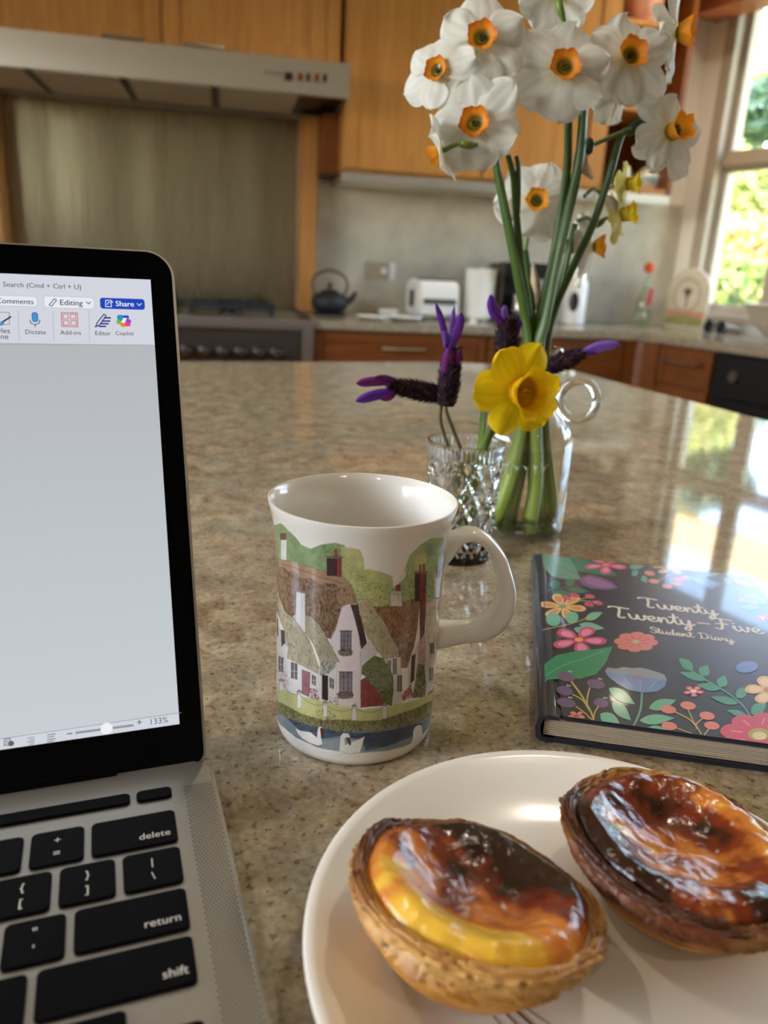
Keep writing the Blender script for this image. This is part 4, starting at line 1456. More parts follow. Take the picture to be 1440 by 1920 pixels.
def fill(poly, c, alpha=1.0, var=0.25, hatch=None, ink=(60, 45, 35), dens=0.35, edge=None, ew=2.2, rough_edge=0):
    r = inside(poly)
    if r is None:
        return
    sl, m = r
    col = alb(c)*(1+var*(NZ1[sl][..., None]-0.5)*2)
    A = np.full(m.shape, alpha)
    if rough_edge:
        A = A*smooth(0.25, 0.4, NZ2[sl])
    A = (A*m)[..., None]
    canvas[sl] = canvas[sl]*(1-A)+col*A
    if hatch is not None:
        dx, dy, L = hatch
        # short pen strokes along (dx, dy)
        u = (_xx[sl]*dx+_yy[sl]*dy)/L
        v = (_xx[sl]*-dy+_yy[sl]*dx)/2.3
        h = vnoise(np.stack([u, v, u*0], -1), 7)
        B = (smooth(1-dens, 1-dens+0.14, h)*0.75*m)[..., None]
        canvas[sl] = canvas[sl]*(1-B)+alb(ink)*B
    if edge is not None:
        pen(list(poly)+[poly[0]], edge, ew)


def pen(pts, c=(45, 35, 32), w=2.2, alpha=0.85):
    pts = np.array(pts, float)*0.5
    w = max(w*0.5, 0.7)
    for a, b in zip(pts[:-1], pts[1:]):
        x0, y0 = np.maximum(np.floor(np.minimum(a, b)-w-1).astype(int), 0)
        x1, y1 = np.minimum(np.ceil(np.maximum(a, b)+w+2).astype(int), (CW, CH))
        if x1 <= x0 or y1 <= y0:
            continue
        X, Y = np.meshgrid(np.arange(x0, x1)+0.5, np.arange(y0, y1)+0.5)
        d = b-a
        L2 = d @ d+1e-9
        t_ = np.clip(((X-a[0])*d[0]+(Y-a[1])*d[1])/L2, 0, 1)
        q = np.hypot(X-a[0]-t_*d[0], Y-a[1]-t_*d[1])
        A = (np.clip(w*0.5+0.5-q, 0, 1)*alpha)[..., None]
        canvas[y0:y1, x0:x1] = canvas[y0:y1, x0:x1]*(1-A)+alb(c)*A


def dots(poly, c, dens=0.3, alpha=0.8, size='f'):
    r = inside(poly)
    if r is None:
        return
    sl, m = r
    N = NZF[sl] if size == 'f' else NZ2[sl]
    A = (smooth(1-dens, 1-dens+0.12, N)*m*alpha)[..., None]
    canvas[sl] = canvas[sl]*(1-A)+alb(c)*A


def R4(x0, y0, x1, y1):
    return [(x0, y0), (x1, y0), (x1, y1), (x0, y1)]


prn = random.Random(11)
# trees
fill([(40, 110), (70, 95), (112, 82), (160, 135), (215, 185), (262, 245), (330, 275), (420, 240), (520, 230), (590, 250), (600, 560), (90, 400), (50, 330)], (118, 148, 84), 0.95, 0.35)
fill([(560, 260), (640, 268), (700, 282), (728, 345), (735, 420), (700, 520), (600, 560), (550, 480)], (178, 176, 96), 0.95, 0.3)
fill([(600, 430), (700, 440), (760, 425), (850, 445), (945, 480), (960, 700), (780, 720), (650, 640)], (172, 178, 92), 0.95, 0.3)
fill([(930, 580), (1010, 520), (1045, 480), (1045, 395), (1075, 320), (1150, 245), (1235, 195), (1330, 190), (1335, 660), (1180, 690), (960, 720)], (150, 170, 96), 0.95, 0.35)
fill([(1110, 330), (1200, 300), (1180, 420), (1110, 440)], (196, 190, 100), 0.7)
fill([(1180, 240), (1300, 230), (1300, 330), (1200, 330)], (128, 160, 110), 0.7)
for pl in ([(560, 440), (720, 480), (960, 560), (960, 700), (780, 720), (600, 620)], [(960, 520), (1050, 380), (1110, 450), (1110, 660), (960, 700)], [(1200, 420), (1290, 400), (1260, 640), (1200, 640)], [(420, 250), (560, 250), (560, 340), (430, 330)]):
    dots(pl, (66, 84, 46), 0.42, 0.7)
for k in range(420):
    x, y = prn.uniform(60, 1320), prn.uniform(120, 700)
    ci, cj = min(CH-1, int(y/2)), min(CW-1, int(x/2))
    if canvas[ci, cj].mean() < WHITE.mean()*0.8:
        a_ = prn.uniform(0, 6.28)
        pen([(x, y), (x+9*math.cos(a_), y+9*math.sin(a_)), (x+16*math.cos(a_+0.9), y+16*math.sin(a_+0.9))], (70, 88, 52), 2.2, 0.6)
# left chimney
fill(R4(108, 205, 152, 362), (206, 204, 200), edge=(80, 70, 60))
fill(R4(104, 160, 146, 208), (120, 62, 42), edge=(60, 30, 26))
# far-left wall and eave
fill([(40, 260), (72, 280), (80, 400), (110, 640), (60, 560), (40, 520)], (146, 118, 70), hatch=(0.2, 1, 9))
# large thatch
big = [(85, 350), (200, 375), (330, 410), (470, 462), (565, 485), (620, 530), (655, 590), (690, 690), (600, 690), (565, 712), (540, 790), (515, 880), (478, 952), (440, 935), (380, 850), (330, 800), (200, 815), (140, 745), (100, 640), (75, 520)]
fill(big, (136, 104, 74), 1, 0.25, hatch=(0.25, 1, 9), ink=(74, 46, 28), dens=0.5, edge=(56, 40, 30))
fill([(560, 560), (640, 560), (690, 690), (600, 690), (560, 715), (530, 640)], (160, 124, 84), 0.8, hatch=(0.3, 1, 8), dens=0.35)
scal = [(85, 350), (200, 375), (330, 410), (470, 462), (565, 485), (640, 550), (540, 570), (510, 535), (475, 540), (440, 530), (410, 550), (375, 525), (340, 500), (300, 495), (265, 505), (230, 470), (200, 445), (165, 450), (130, 415), (95, 410)]
fill(scal, (160, 122, 88), 1, 0.15, edge=(80, 52, 36))
pen([(95, 380), (150, 400), (200, 410), (260, 440), (320, 450), (390, 490), (450, 500), (520, 520), (590, 540)], (92, 58, 40), 3)
for k in range(9):
    x = 110+k*52
    y = 376+k*17
    pen([(x, y), (x+26, y+26), (x+52, y+20)], (92, 58, 40), 2.4)
# brick chimney
fill(R4(452, 345, 530, 478), (62, 40, 42), edge=(40, 26, 26))
fill(R4(528, 350, 562, 484), (138, 56, 40), edge=(60, 26, 22))
for y in range(352, 476, 12):
    pen([(452, y), (530, y+2)], (150, 126, 116), 1.2, 0.45)
fill([(448, 330), (575, 335), (560, 352), (455, 348)], (120, 92, 84), edge=(50, 34, 30))
fill(R4(505, 282, 534, 334), (150, 62, 44), edge=(70, 30, 24))
# white gable
fill([(565, 712), (600, 692), (640, 700), (672, 820), (700, 960), (706, 1480), (520, 1440), (520, 1120), (478, 955), (520, 880), (545, 780)], (208, 192, 192), 1, 0.06, edge=(90, 70, 64))
fill([(628, 695), (690, 692), (700, 760), (735, 900), (762, 1020), (708, 1032), (690, 920), (660, 800)], (64, 44, 38), 1, 0.4, hatch=(0.3, 1, 8), ink=(30, 20, 16), dens=0.4)
# light thatch between
lt = [(690, 655), (755, 655), (800, 710), (860, 810), (930, 930), (1003, 1085), (930, 1090), (880, 1105), (830, 1040), (760, 950), (715, 830)]
fill(lt, (176, 160, 120), 1, 0.2, hatch=(0.5, 1, 12), ink=(104, 92, 64), dens=0.36, edge=(70, 58, 44))
fill([(705, 1035), (780, 950), (830, 1050), (700, 1250)], (190, 180, 178), 1, 0.1, edge=(110, 96, 90), ew=1.5)
# right brown thatch
fill([(800, 712), (880, 708), (965, 688), (1110, 650), (1145, 690), (1130, 860), (1105, 1000), (1055, 1165), (1005, 1170), (985, 1030), (880, 830)], (148, 108, 72), 1, 0.25, hatch=(-0.15, 1, 10), ink=(92, 54, 32), dens=0.46, edge=(60, 42, 30))
fill(R4(926, 615, 1014, 706), (200, 196, 178), edge=(90, 80, 70))
pen([(985, 615), (985, 700)], (110, 96, 84), 2)
fill([(935, 590), (1010, 590), (1014, 618), (926, 618)], (190, 180, 160), edge=(80, 60, 50))
fill(R4(970, 545, 1000, 592), (142, 52, 40), edge=(60, 24, 20))
# far right cottage
fill([(1190, 690), (1250, 650), (1310, 640), (1300, 900), (1270, 1000), (1225, 1090), (1195, 960)], (202, 178, 140), 1, 0.15, hatch=(0, 1, 12), ink=(120, 92, 62), dens=0.3, edge=(80, 60, 46))
fill([(1255, 490), (1300, 490), (1300, 640), (1255, 640)], (204, 202, 190), edge=(100, 90, 80))
fill(R4(1272, 430, 1300, 492), (132, 78, 58), edge=(60, 34, 28))
fill([(1060, 1170), (1140, 960), (1195, 880), (1225, 1090), (1275, 990), (1275, 1340), (1060, 1400)], (200, 188, 186), 1, 0.08, edge=(100, 84, 78), ew=1.6)
fill(R4(1110, 455, 1148, 672), (58, 36, 36), edge=(30, 20, 20))
fill([(1146, 455), (1196, 460), (1190, 760), (1180, 960), (1150, 1010), (1146, 800)], (132, 38, 42), 1, 0.2, hatch=(1, 0, 5), ink=(60, 16, 20), dens=0.45, edge=(60, 20, 22))
fill([(1130, 1010), (1185, 900), (1195, 1010), (1180, 1180), (1140, 1180)], (190, 150, 146), 1, 0.15)
dots([(1130, 980), (1190, 900), (1190, 1160), (1140, 1160)], (150, 50, 56), 0.45)
fill(R4(1142, 395, 1160, 455), (150, 52, 44)); fill(R4(1168, 388, 1186, 452), (140, 46, 40))
fill([(1105, 445), (1200, 442), (1200, 462), (1105, 462)], (120, 84, 78))
fill([(1085, 1080), (1115, 1060), (1105, 1260), (1075, 1290)], (90, 50, 46), hatch=(1, 0.1, 4), dens=0.5)
# grey thatch, left cottage
gl = [(60, 510), (100, 640), (140, 745), (220, 815), (290, 900), (340, 1000), (405, 1205), (390, 1215), (280, 1165), (155, 1095), (165, 980), (100, 800), (60, 700)]
fill(gl, (164, 152, 120), 1, 0.2, hatch=(0.35, 1, 12), ink=(108, 98, 76), dens=0.36, edge=(70, 62, 50))
fill([(285, 770), (335, 785), (400, 850), (455, 945), (548, 1125), (470, 1118), (398, 1108), (350, 990), (285, 890)], (158, 148, 118), 1, 0.2, hatch=(0.45, 1, 12), ink=(104, 96, 74), dens=0.34, edge=(70, 62, 50))
pen([(320, 840), (395, 850)], (90, 80, 64), 2); pen([(330, 935), (455, 960)], (90, 80, 64), 2)
fill([(225, 580), (290, 600), (292, 910), (262, 870), (218, 815)], (198, 196, 198), 1, 0.06, edge=(96, 86, 84))
pen([(262, 600), (264, 868)], (130, 118, 116), 2)
fill([(222, 575), (294, 592), (292, 612), (222, 596)], (140, 100, 84), edge=(70, 50, 44))
fill([(195, 790), (218, 760), (218, 810)], (170, 160, 150), edge=(80, 70, 62))
# left white walls
fill([(50, 800), (165, 985), (155, 1095), (390, 1215), (400, 1112), (522, 1125), (522, 1440), (270, 1385), (50, 1290)], (204, 198, 194), 1, 0.06, edge=(100, 88, 80), ew=1.5)
fill([(400, 1112), (522, 1125), (520, 1160), (470, 1210), (400, 1225)], (150, 146, 128), 0.8, hatch=(0.1, 1, 10), dens=0.4)
fill([(70, 790), (88, 800), (90, 930), (72, 940)], (70, 50, 46)); fill([(108, 880), (135, 890), (140, 985), (112, 1010)], (64, 44, 42))
fill([(135, 900), (165, 985), (155, 1010), (140, 980)], (180, 160, 140), edge=(70, 56, 46))
for x0, y0, x1, y1 in ((92, 1080, 124, 1200), (186, 1125, 230, 1255), (62, 1030, 76, 1110), (342, 1220, 368, 1300), (474, 1240, 502, 1325)):
    fill([(x0, y0), (x1, y0+14), (x1, y1), (x0, y1-12)], (96, 88, 98), 1, 0.2, edge=(36, 28, 28), ew=4)
    pen([((x0+x1)/2, y0+6), ((x0+x1)/2, y1-6)], (225, 220, 216), 2.4)
    pen([(x0, (y0+y1)/2), (x1, (y0+y1)/2+4)], (225, 220, 216), 2.4)
fill([(266, 1182), (326, 1204), (320, 1385), (268, 1362)], (146, 84, 94), 1, 0.15, edge=(40, 26, 28), ew=4)
pen([(294, 1220), (292, 1300)], (90, 44, 54), 4); pen([(270, 1290), (320, 1310)], (90, 44, 54), 3)
fill([(418, 1220), (460, 1228), (460, 1412), (416, 1402)], (62, 38, 36), 1, 0.2, edge=(28, 18, 18), ew=4)
# gable windows
for x0, y0, x1, y1 in ((556, 890, 634, 1045), (548, 1198, 640, 1365)):
    fill(R4(x0, y0, x1, y1), (124, 114, 124), 1, 0.3, edge=(36, 26, 28), ew=6)
    for k in (1, 2):
        pen([(x0+(x1-x0)*k/3, y0), (x0+(x1-x0)*k/3, y1)], (34, 26, 28), 5)
    for k in (1, 2, 3):
        pen([(x0, y0+(y1-y0)*k/4), (x1, y0+(y1-y0)*k/4)], (60, 48, 54), 2.2)
    pen([(x0-8, y0), (x1+8, y0+2)], (40, 28, 26), 6)
    bx = [(x0-24, y1-4), (x0+10, y1-22), (x1, y1-18), (x1+14, y1), (x1+4, y1+30), (x0+20, y1+38), (x0-14, y1+24)]
    fill(bx, (112, 92, 84), 0.9, 0.3)
    dots(bx, (44, 30, 30), 0.5, 0.9)
    dots(bx, (150, 86, 100), 0.22, 0.9, 'm')
# ivy, gate, right wall
fill([(880, 1105), (1005, 1085), (1008, 1440), (920, 1450)], (202, 194, 188), 1, 0.06, edge=(96, 84, 76))
for x0, y0, x1, y1 in ((905, 1115, 928, 1210), (948, 1100, 972, 1215), (980, 1225, 1012, 1345), (1228, 985, 1252, 1060), (1218, 1170, 1250, 1260)):
    fill(R4(x0, y0, x1, y1), (110, 98, 98), 1, 0.2, edge=(34, 26, 26), ew=4)
    pen([((x0+x1)/2, y0), ((x0+x1)/2, y1)], (210, 200, 196), 2)
fill([(706, 1260), (740, 1240), (775, 1256), (830, 1310), (885, 1450), (706, 1465)], (140, 44, 42), 1, 0.25, edge=(60, 20, 20), ew=3)
pen([(764, 1262), (762, 1460)], (84, 26, 26), 4)
ivy = [(716, 1150), (760, 1115), (810, 1075), (870, 1095), (910, 1150), (950, 1230), (950, 1340), (938, 1455), (880, 1440), (850, 1370), (815, 1320), (740, 1235), (708, 1210)]
fill(ivy, (108, 114, 52), 1, 0.4)
dots(ivy, (52, 60, 24), 0.5, 0.85)
dots(ivy, (160, 158, 84), 0.3, 0.7, 'm')
ivy2 = [(1130, 1130), (1180, 1150), (1195, 1300), (1185, 1390), (1085, 1395), (1110, 1300)]
fill(ivy2, (120, 120, 66), 0.95, 0.4); dots(ivy2, (60, 62, 30), 0.5, 0.85)
dots([(1010, 1370), (1080, 1290), (1095, 1370), (1020, 1420)], (150, 30, 52), 0.7, 0.95)
dots([(60, 1150), (110, 1130), (170, 1250), (160, 1330), (60, 1300)], (160, 96, 128), 0.5, 0.85)
dots([(320, 1320), (380, 1320), (400, 1410), (330, 1400)], (120, 40, 60), 0.6, 0.9)
dots([(460, 1380), (540, 1390), (545, 1450), (460, 1430)], (80, 90, 50), 0.5, 0.8)
fill([(1190, 1380), (1250, 1320), (1262, 1340), (1200, 1400)], (140, 50, 36))
dots([(1190, 1230), (1250, 1220), (1250, 1290), (1190, 1300)], (130, 110, 140), 0.4)
# lawn, reeds, water
lawn = [(45, 1280), (160, 1345), (270, 1385), (420, 1420), (560, 1455), (705, 1480), (880, 1462), (1010, 1440), (1140, 1400), (1262, 1345), (1258, 1460), (1100, 1540), (900, 1590), (650, 1610), (400, 1585), (200, 1520), (45, 1440)]
fill(lawn, (184, 182, 104), 1, 0.12)
water = [(45, 1490), (180, 1550), (330, 1600), (520, 1640), (720, 1650), (930, 1630), (1100, 1590), (1245, 1510), (1240, 1600), (1180, 1680), (1060, 1750), (900, 1790), (720, 1805), (520, 1790), (380, 1765), (220, 1690), (110, 1600), (45, 1540)]
fill(water, (92, 116, 134), 0.9, 0.35)
fill([(150, 1545), (330, 1600), (520, 1645), (720, 1655), (930, 1635), (1110, 1590), (1170, 1580), (1100, 1680), (900, 1760), (740, 1790), (720, 1720), (560, 1680), (420, 1700), (250, 1640)], (46, 70, 96), 0.85, 0.3, hatch=(1, -0.1, 14), ink=(24, 44, 66), dens=0.4)
fill([(720, 1660), (930, 1640), (1100, 1600), (1070, 1690), (900, 1740), (730, 1760)], (34, 60, 88), 0.8, 0.3)
fill([(560, 1690), (700, 1700), (690, 1800), (430, 1780), (400, 1730)], (150, 162, 166), 0.5, 0.3)
reed = [(45, 1400), (130, 1440), (260, 1510), (420, 1560), (560, 1555), (700, 1565), (850, 1560), (1000, 1510), (1120, 1470), (1258, 1400), (1255, 1510), (1110, 1590), (930, 1632), (720, 1650), (520, 1645), (330, 1605), (180, 1555), (45, 1490)]
fill(reed, (116, 112, 52), 0.92, 0.4, hatch=(0.15, 1, 7), ink=(54, 52, 20), dens=0.42)
dots(reed, (166, 160, 84), 0.3, 0.7, 'm')
for k in range(150):
    t_ = prn.random()
    x = 60+1190*t_
    yb = 1470+150*math.sin(math.pi*min(1, t_*1.02))**0.7
    pen([(x, yb+prn.uniform(-10, 20)), (x+prn.uniform(-26, 26), yb-prn.uniform(30, 80))], prn.choice([(70, 70, 26), (96, 96, 40), (140, 136, 66), (60, 54, 30)]), prn.uniform(1.6, 3))
dots([(370, 1490), (450, 1470), (530, 1530), (500, 1590), (400, 1580)], (120, 60, 96), 0.45, 0.9)
dots([(1030, 1490), (1090, 1480), (1090, 1550), (1030, 1550)], (130, 90, 100), 0.4, 0.8)
# posts and chain
posts = [(112, 1260, 1340), (246, 1345, 1470), (440, 1425, 1535), (657, 1452, 1562), (884, 1445, 1548)]
for x, y0, y1 in posts:
    fill([(x-15, y0), (x+15, y0), (x+17, y1), (x-17, y1)], (206, 202, 190), 1, 0.05, edge=(84, 74, 66))
    fill([(x-20, y0), (x, y0-16), (x+20, y0), (x+16, y0+10), (x-16, y0+10)], (140, 124, 112), 1, edge=(60, 46, 40))
for (xa, ya, _), (xb, yb, __) in zip(posts[:-1], posts[1:]):
    N_ = 26
    for k in range(N_):
        if k % 2 == 0:
            t0, t1 = k/N_, (k+1)/N_
            g = lambda t_: (xa+(xb-xa)*t_, ya+18+(yb-ya)*t_+44*4*t_*(1-t_)*0.8)
            pen([g(t0), g(t1)], (44, 36, 32), 4.5)
# swans
SW = (222, 216, 210)
for pts in ([(215, 1618), (260, 1640), (330, 1650), (378, 1690), (382, 1640), (390, 1612), (412, 1610), (428, 1640), (420, 1665), (408, 1680), (420, 1740), (390, 1752), (330, 1735), (270, 1700), (232, 1660)],
            [(545, 1790), (550, 1720), (552, 1680), (575, 1655), (615, 1660), (628, 1690), (615, 1715), (600, 1690), (585, 1700), (590, 1745), (640, 1720), (700, 1700), (735, 1680), (715, 1750), (700, 1805), (620, 1812)],
            [(1080, 1740), (1095, 1690), (1098, 1640), (1112, 1610), (1138, 1595), (1160, 1600), (1168, 1660), (1150, 1710)]):
    fill(pts, SW, 1, 0.04, edge=(86, 78, 76), ew=2.4)
fill([(402, 1622), (418, 1618), (430, 1650), (424, 1684), (410, 1690)], (92, 40, 32), edge=(40, 20, 18))
fill([(598, 1692), (622, 1690), (634, 1740), (620, 1750)], (100, 40, 32), edge=(40, 20, 18))
for k in range(26):
    x, y = prn.uniform(230, 760), prn.uniform(1740, 1830)
    pen([(x, y), (x+prn.uniform(14, 44), y+prn.uniform(-3, 3))], (96, 108, 114), 2, 0.6)
# soft bottom edge of the water wash
for y0 in range(0, 1):
    pass

phi0 = math.atan2(-MUGC[1], -MUGC[0])
NT, NZZ = 560, 340
th = np.linspace(-R_(112), R_(112), NT)
zz = np.linspace(0.0065, 0.1045, NZZ)
TH, ZZ = np.meshgrid(th, zz)
lim = R_(74)
THm = np.where(TH > lim, 2*lim-TH, np.where(TH < -lim, -2*lim-TH, TH))
RR = mug_r(ZZ)
Pm = np.stack([MUGC[0]+RR*np.cos(phi0+THm), MUGC[1]+RR*np.sin(phi0+THm), ZZ], -1)
v = Pm-CAMP
dep = v @ _F
pxs = (PX0+FPX*(v @ _R)/dep-500)*2
pys = (PY0+FPX*(v @ _D)/dep-960)*2
xi = np.clip(pxs-0.5, 0, CW-1.001)
yi = np.clip(pys-0.5, 0, CH-1.001)
x0i, y0i = xi.astype(int), yi.astype(int)
fx, fy = (xi-x0i)[..., None], (yi-y0i)[..., None]
colr = (canvas[y0i, x0i]*(1-fx)+canvas[y0i, x0i+1]*fx)*(1-fy)+(canvas[y0i+1, x0i]*(1-fx)+canvas[y0i+1, x0i+1]*fx)*fy
# white margins at the top, the bottom and towards the handle
Wt = smooth(R_(84), R_(90), TH)[..., None]
colr = colr*(1-Wt)+WHITE*Wt
Pl = np.stack([(RR+0.00012)*np.cos(phi0+TH), (RR+0.00012)*np.sin(phi0+TH), ZZ], -1)
M['print'] = attr_mat('ceramic_print', 0.16, coat=0.3)
me = bpy.data.meshes.new('printed_picture')
idx = np.arange(NT*NZZ).reshape(NZZ, NT)
quads = np.stack([idx[:-1, :-1], idx[:-1, 1:], idx[1:, 1:], idx[1:, :-1]], -1).reshape(-1, 4)
me.vertices.add(NT*NZZ)
me.vertices.foreach_set('co', Pl.reshape(-1).astype(np.float32))
me.loops.add(quads.size)
me.loops.foreach_set('vertex_index', quads.reshape(-1).astype(np.int32))
me.polygons.add(len(quads))
me.polygons.foreach_set('loop_start', (np.arange(len(quads))*4).astype(np.int32))
me.update(calc_edges=True)
at = me.color_attributes.new('Col', 'FLOAT_COLOR', 'POINT')
buf = np.ones((NT*NZZ, 4), np.float32)
buf[:, :3] = colr.reshape(-1, 3)
at.data.foreach_set('color', buf.ravel())
me.polygons.foreach_set('use_smooth', [True]*len(quads))
me.materials.append(M['print'])
pic = bpy.data.objects.new('printed_picture', me)
COL.objects.link(pic)
pic.parent = mug
pic['label'] = 'printed village scene of thatched cottages, pond and swans'

# ================================================================== diary
DA = PZ(1000, 1388, 0.0)
DROT = R_(-21)
DTH = 0.0142
diary = thing('diary', 'dark navy hardcover student diary printed with bright flowers', 'diary', (DA[0], DA[1], 0.0), DROT)
DI = diary.matrix_basis.inverted()
DW_, DL_ = 0.150, 0.2155


def dl(px, py, z=DTH):
    p = DI @ Vector(PZ(px, py, z))
    return np.array((p.x, p.y))


M['cover'] = plain('navy_laminate', (42, 44, 56), 0.28, var=0.06, scale=60, coat=0.4)
M['pages'] = plain('page_block', (196, 180, 156), 0.8, var=0.25, scale=70, stretch=(0.3, 0.3, 40))
CT = 0.0022
MB().prism(rrect(0.003, 0.0, DW_, DL_, 0.004), 0.0, CT).build('back_cover', M['cover'], diary, bevel=0.0006)
fc = MB()
sec = [(0.0085, 0), (0.0100, 0), (DW_, 0)]
fc.prism(rrect(0.0105, 0.0, DW_, DL_, 0.004), DTH-CT, DTH)
fcov = fc.build('front_cover', M['cover'], diary, bevel=0.0007)
# rounded spine
ring_o = [(0.0088, DTH-0.0001), (0.0064, DTH+0.0001), (0.0030, DTH-0.0004), (0.0009, DTH-0.002), (0.0, DTH*0.5), (0.0009, 0.002), (0.0030, 0.0003), (0.0088, 0.0)]
ring_i = [(0.0088, CT), (0.0034, CT), (0.0022, DTH*0.5), (0.0034, DTH-CT), (0.0088, DTH-CT)]
SM = Matrix(((1, 0, 0, 0), (0, 0, 1, 0), (0, 1, 0, 0), (0, 0, 0, 1)))
MB().prism(ring_o+ring_i, 0.0, DL_, M=SM).build('spine', M['cover'], diary, smooth_angle=35)
MB().box(0.0088, 0.0, DTH-CT, 0.0105, DL_, DTH-0.0005).build('hinge_groove', M['cover'], diary)
MB().box(0.0042, 0.0028, CT, DW_-0.0035, DL_-0.0028, DTH-CT).build('page_block', M['pages'], diary)
for k in range(9):
    z = CT+0.0006+k*(DTH-2*CT-0.001)/8.5
    MB().box(0.0045, 0.0021, z, DW_-0.0031, DL_-0.0021, z+0.0005).build('page_leaf', M['pages'], diary)

# --- the cover print: flat shapes laid on the cover, in zoomed photograph units mapped onto the cover plane
pr = MB()
_lay = [0]
CX_MID = dl(980+975/3.13, 1000+520/3.13)[0]


def z7(p):
    return dl(980+p[0]/3.1304, 1000+p[1]/3.1304)


def flat(pts, c, mirror=True, raw=False):
    """pts in cover coordinates (metres) when raw, else zoom units"""
    _lay[0] += 1
    h = DTH+0.00003+0.0000007*_lay[0]
    q = [np.array(p) if raw else z7(p) for p in pts]
    q = [np.clip(p, (0.0045, 0.0008), (DW_-0.0008, DL_-0.0008)) for p in q]
    pr.add([(p[0], p[1], h) for p in q], [tuple(range(len(q)))], lin(c))
    if mirror:
        m = [np.array((2*CX_MID-p[0], p[1])) for p in q]
        if np.mean([p[0] for p in m]) > dl(1440, 1200)[0]+0.004 and max(p[0] for p in m) < DW_-0.001:
            m = m[::-1]
            pr.add([(p[0], p[1], h) for p in m], [tuple(range(len(m)))], lin(c))


def blob(cx, cy, rx, ry, c, rot=0, n=18, wob=0.0, k=5):
    ca_, sa_ = math.cos(R_(rot)), math.sin(R_(rot))
    pts = []
    for i in range(n):
        a = 2*math.pi*i/n
        w = 1+wob*math.sin(k*a)
        x, y = rx*w*math.cos(a), ry*w*math.sin(a)
        pts.append((cx+x*ca_-y*sa_, cy+x*sa_+y*ca_))
    flat(pts, c)


def leaf(a, b, w, c, vein=None):
    a, b = np.array(a, float), np.array(b, float)
    d = b-a
    nrm = np.array((-d[1], d[0]))/(np.linalg.norm(d)+1e-6)
    pts = []
    N_ = 10
    for i in range(N_+1):
        t_ = i/N_
        pts.append(a+d*t_+nrm*w*math.sin(math.pi*t_**0.8))
    for i in range(N_-1, 0, -1):
        t_ = i/N_
        pts.append(a+d*t_-nrm*w*math.sin(math.pi*t_**0.8))
    flat(pts, c)
    if vein:
        stem([a, b*0.9+a*0.1], 4, vein)


def stem(pts, w, c):
    pts = catmull(pts, 5)
    L_, R2 = [], []
    for i, p in enumerate(pts):
        d = pts[min(i+1, len(pts)-1)]-pts[max(i-1, 0)]
        nrm = np.array((-d[1], d[0]))/(np.linalg.norm(d)+1e-6)*w/2
        L_.append(p+nrm); R2.append(p-nrm)
    flat(L_+R2[::-1], c)


def petals(cx, cy, r, n, c, c2=None, rot=0, sq=0.72, pw=0.36, centre=(230, 190, 110), cr=0.22):
    for layer, (col, f) in enumerate(((c, 1.0), (c2, 0.62))):
        if col is None:
            continue
        for k in range(n):
            a = R_(rot+360*k/n)
            dx, dy = math.cos(a), math.sin(a)
            pts = []
            for i in range(16):
                b = 2*math.pi*i/16
                u = r*0.55+r*0.45*f*math.cos(b)
                w_ = r*pw*f*math.sin(b)*(0.75+0.25*math.cos(b))
                pts.append((cx+u*dx-w_*dy, cy+(u*dy+w_*dx)*sq))
            flat(pts, col)
    blob(cx, cy, r*cr, r*cr*sq, centre)


TEAL, MINT, DKG = (58, 140, 112), (112, 178, 150), (44, 118, 92)
PINK, LPK, CORAL, YEL, PUR, BLU, GOLD = (196, 76, 118), (226, 140, 170), (222, 128, 116), (232, 190, 130), (112, 84, 128), (112, 138, 190), (190, 164, 96)
# top edge
flat([(160, 95), (330, 120), (470, 180), (560, 250), (440, 245), (300, 215), (180, 180)], (52, 122, 100))
leaf((110, 120), (340, 270), 74, (92, 150, 130)); stem([(180, 180), (260, 210), (320, 240)], 5, (70, 130, 112))
petals(490, 185, 130, 5, PINK, LPK, 20, 0.42, 0.34, (232, 150, 90), 0.16)
for a, b in (((590, 150), (700, 170)), ((620, 200), (720, 190)), ((640, 245), (680, 220)), ((700, 250), (730, 290))):
    leaf(a, b, 18, (92, 158, 136))
flat([(330, 265), (390, 240), (470, 260), (530, 290), (560, 320), (500, 332), (400, 325), (350, 300)], PUR)
flat([(360, 262), (410, 255), (500, 290), (540, 318), (450, 318), (380, 300)], (150, 106, 152))
petals(880, 200, 120, 6, (206, 168, 130), None, 10, 0.36, 0.3, (214, 150, 100), 0.15)
for x, y in ((745, 235), (770, 282), (850, 312), (905, 295), (915, 270), (960, 262)):
    blob(x, y, 32, 13, CORAL, 8)
stem([(760, 280), (820, 270), (860, 240), (870, 310)], 5, GOLD)
flat([(965, 255), (1030, 245), (1130, 280), (1165, 300), (1110, 330), (1030, 300)], (96, 128, 176))
flat([(1000, 268), (1080, 272), (1140, 300), (1090, 310)], (122, 152, 196))
for a, b in (((1070, 250), (1170, 225)), ((1170, 225), (1290, 270)), ((1180, 260), (1230, 300)), ((1190, 215), (1290, 240))):
    leaf(a, b, 16, (96, 150, 132))
petals(1420, 290, 90, 5, (176, 86, 120), None, 0, 0.4, 0.36)
for a, b in (((1350, 390), (1440, 420)), ((1280, 430), (1400, 445)), ((1290, 375), (1380, 382))):
    leaf(a, b, 14, TEAL if b[0] > 1390 else PUR)
petals(1410, 498, 44, 5, (206, 96, 96), None, 10, 0.5, 0.38, (230, 170, 150), 0.3)
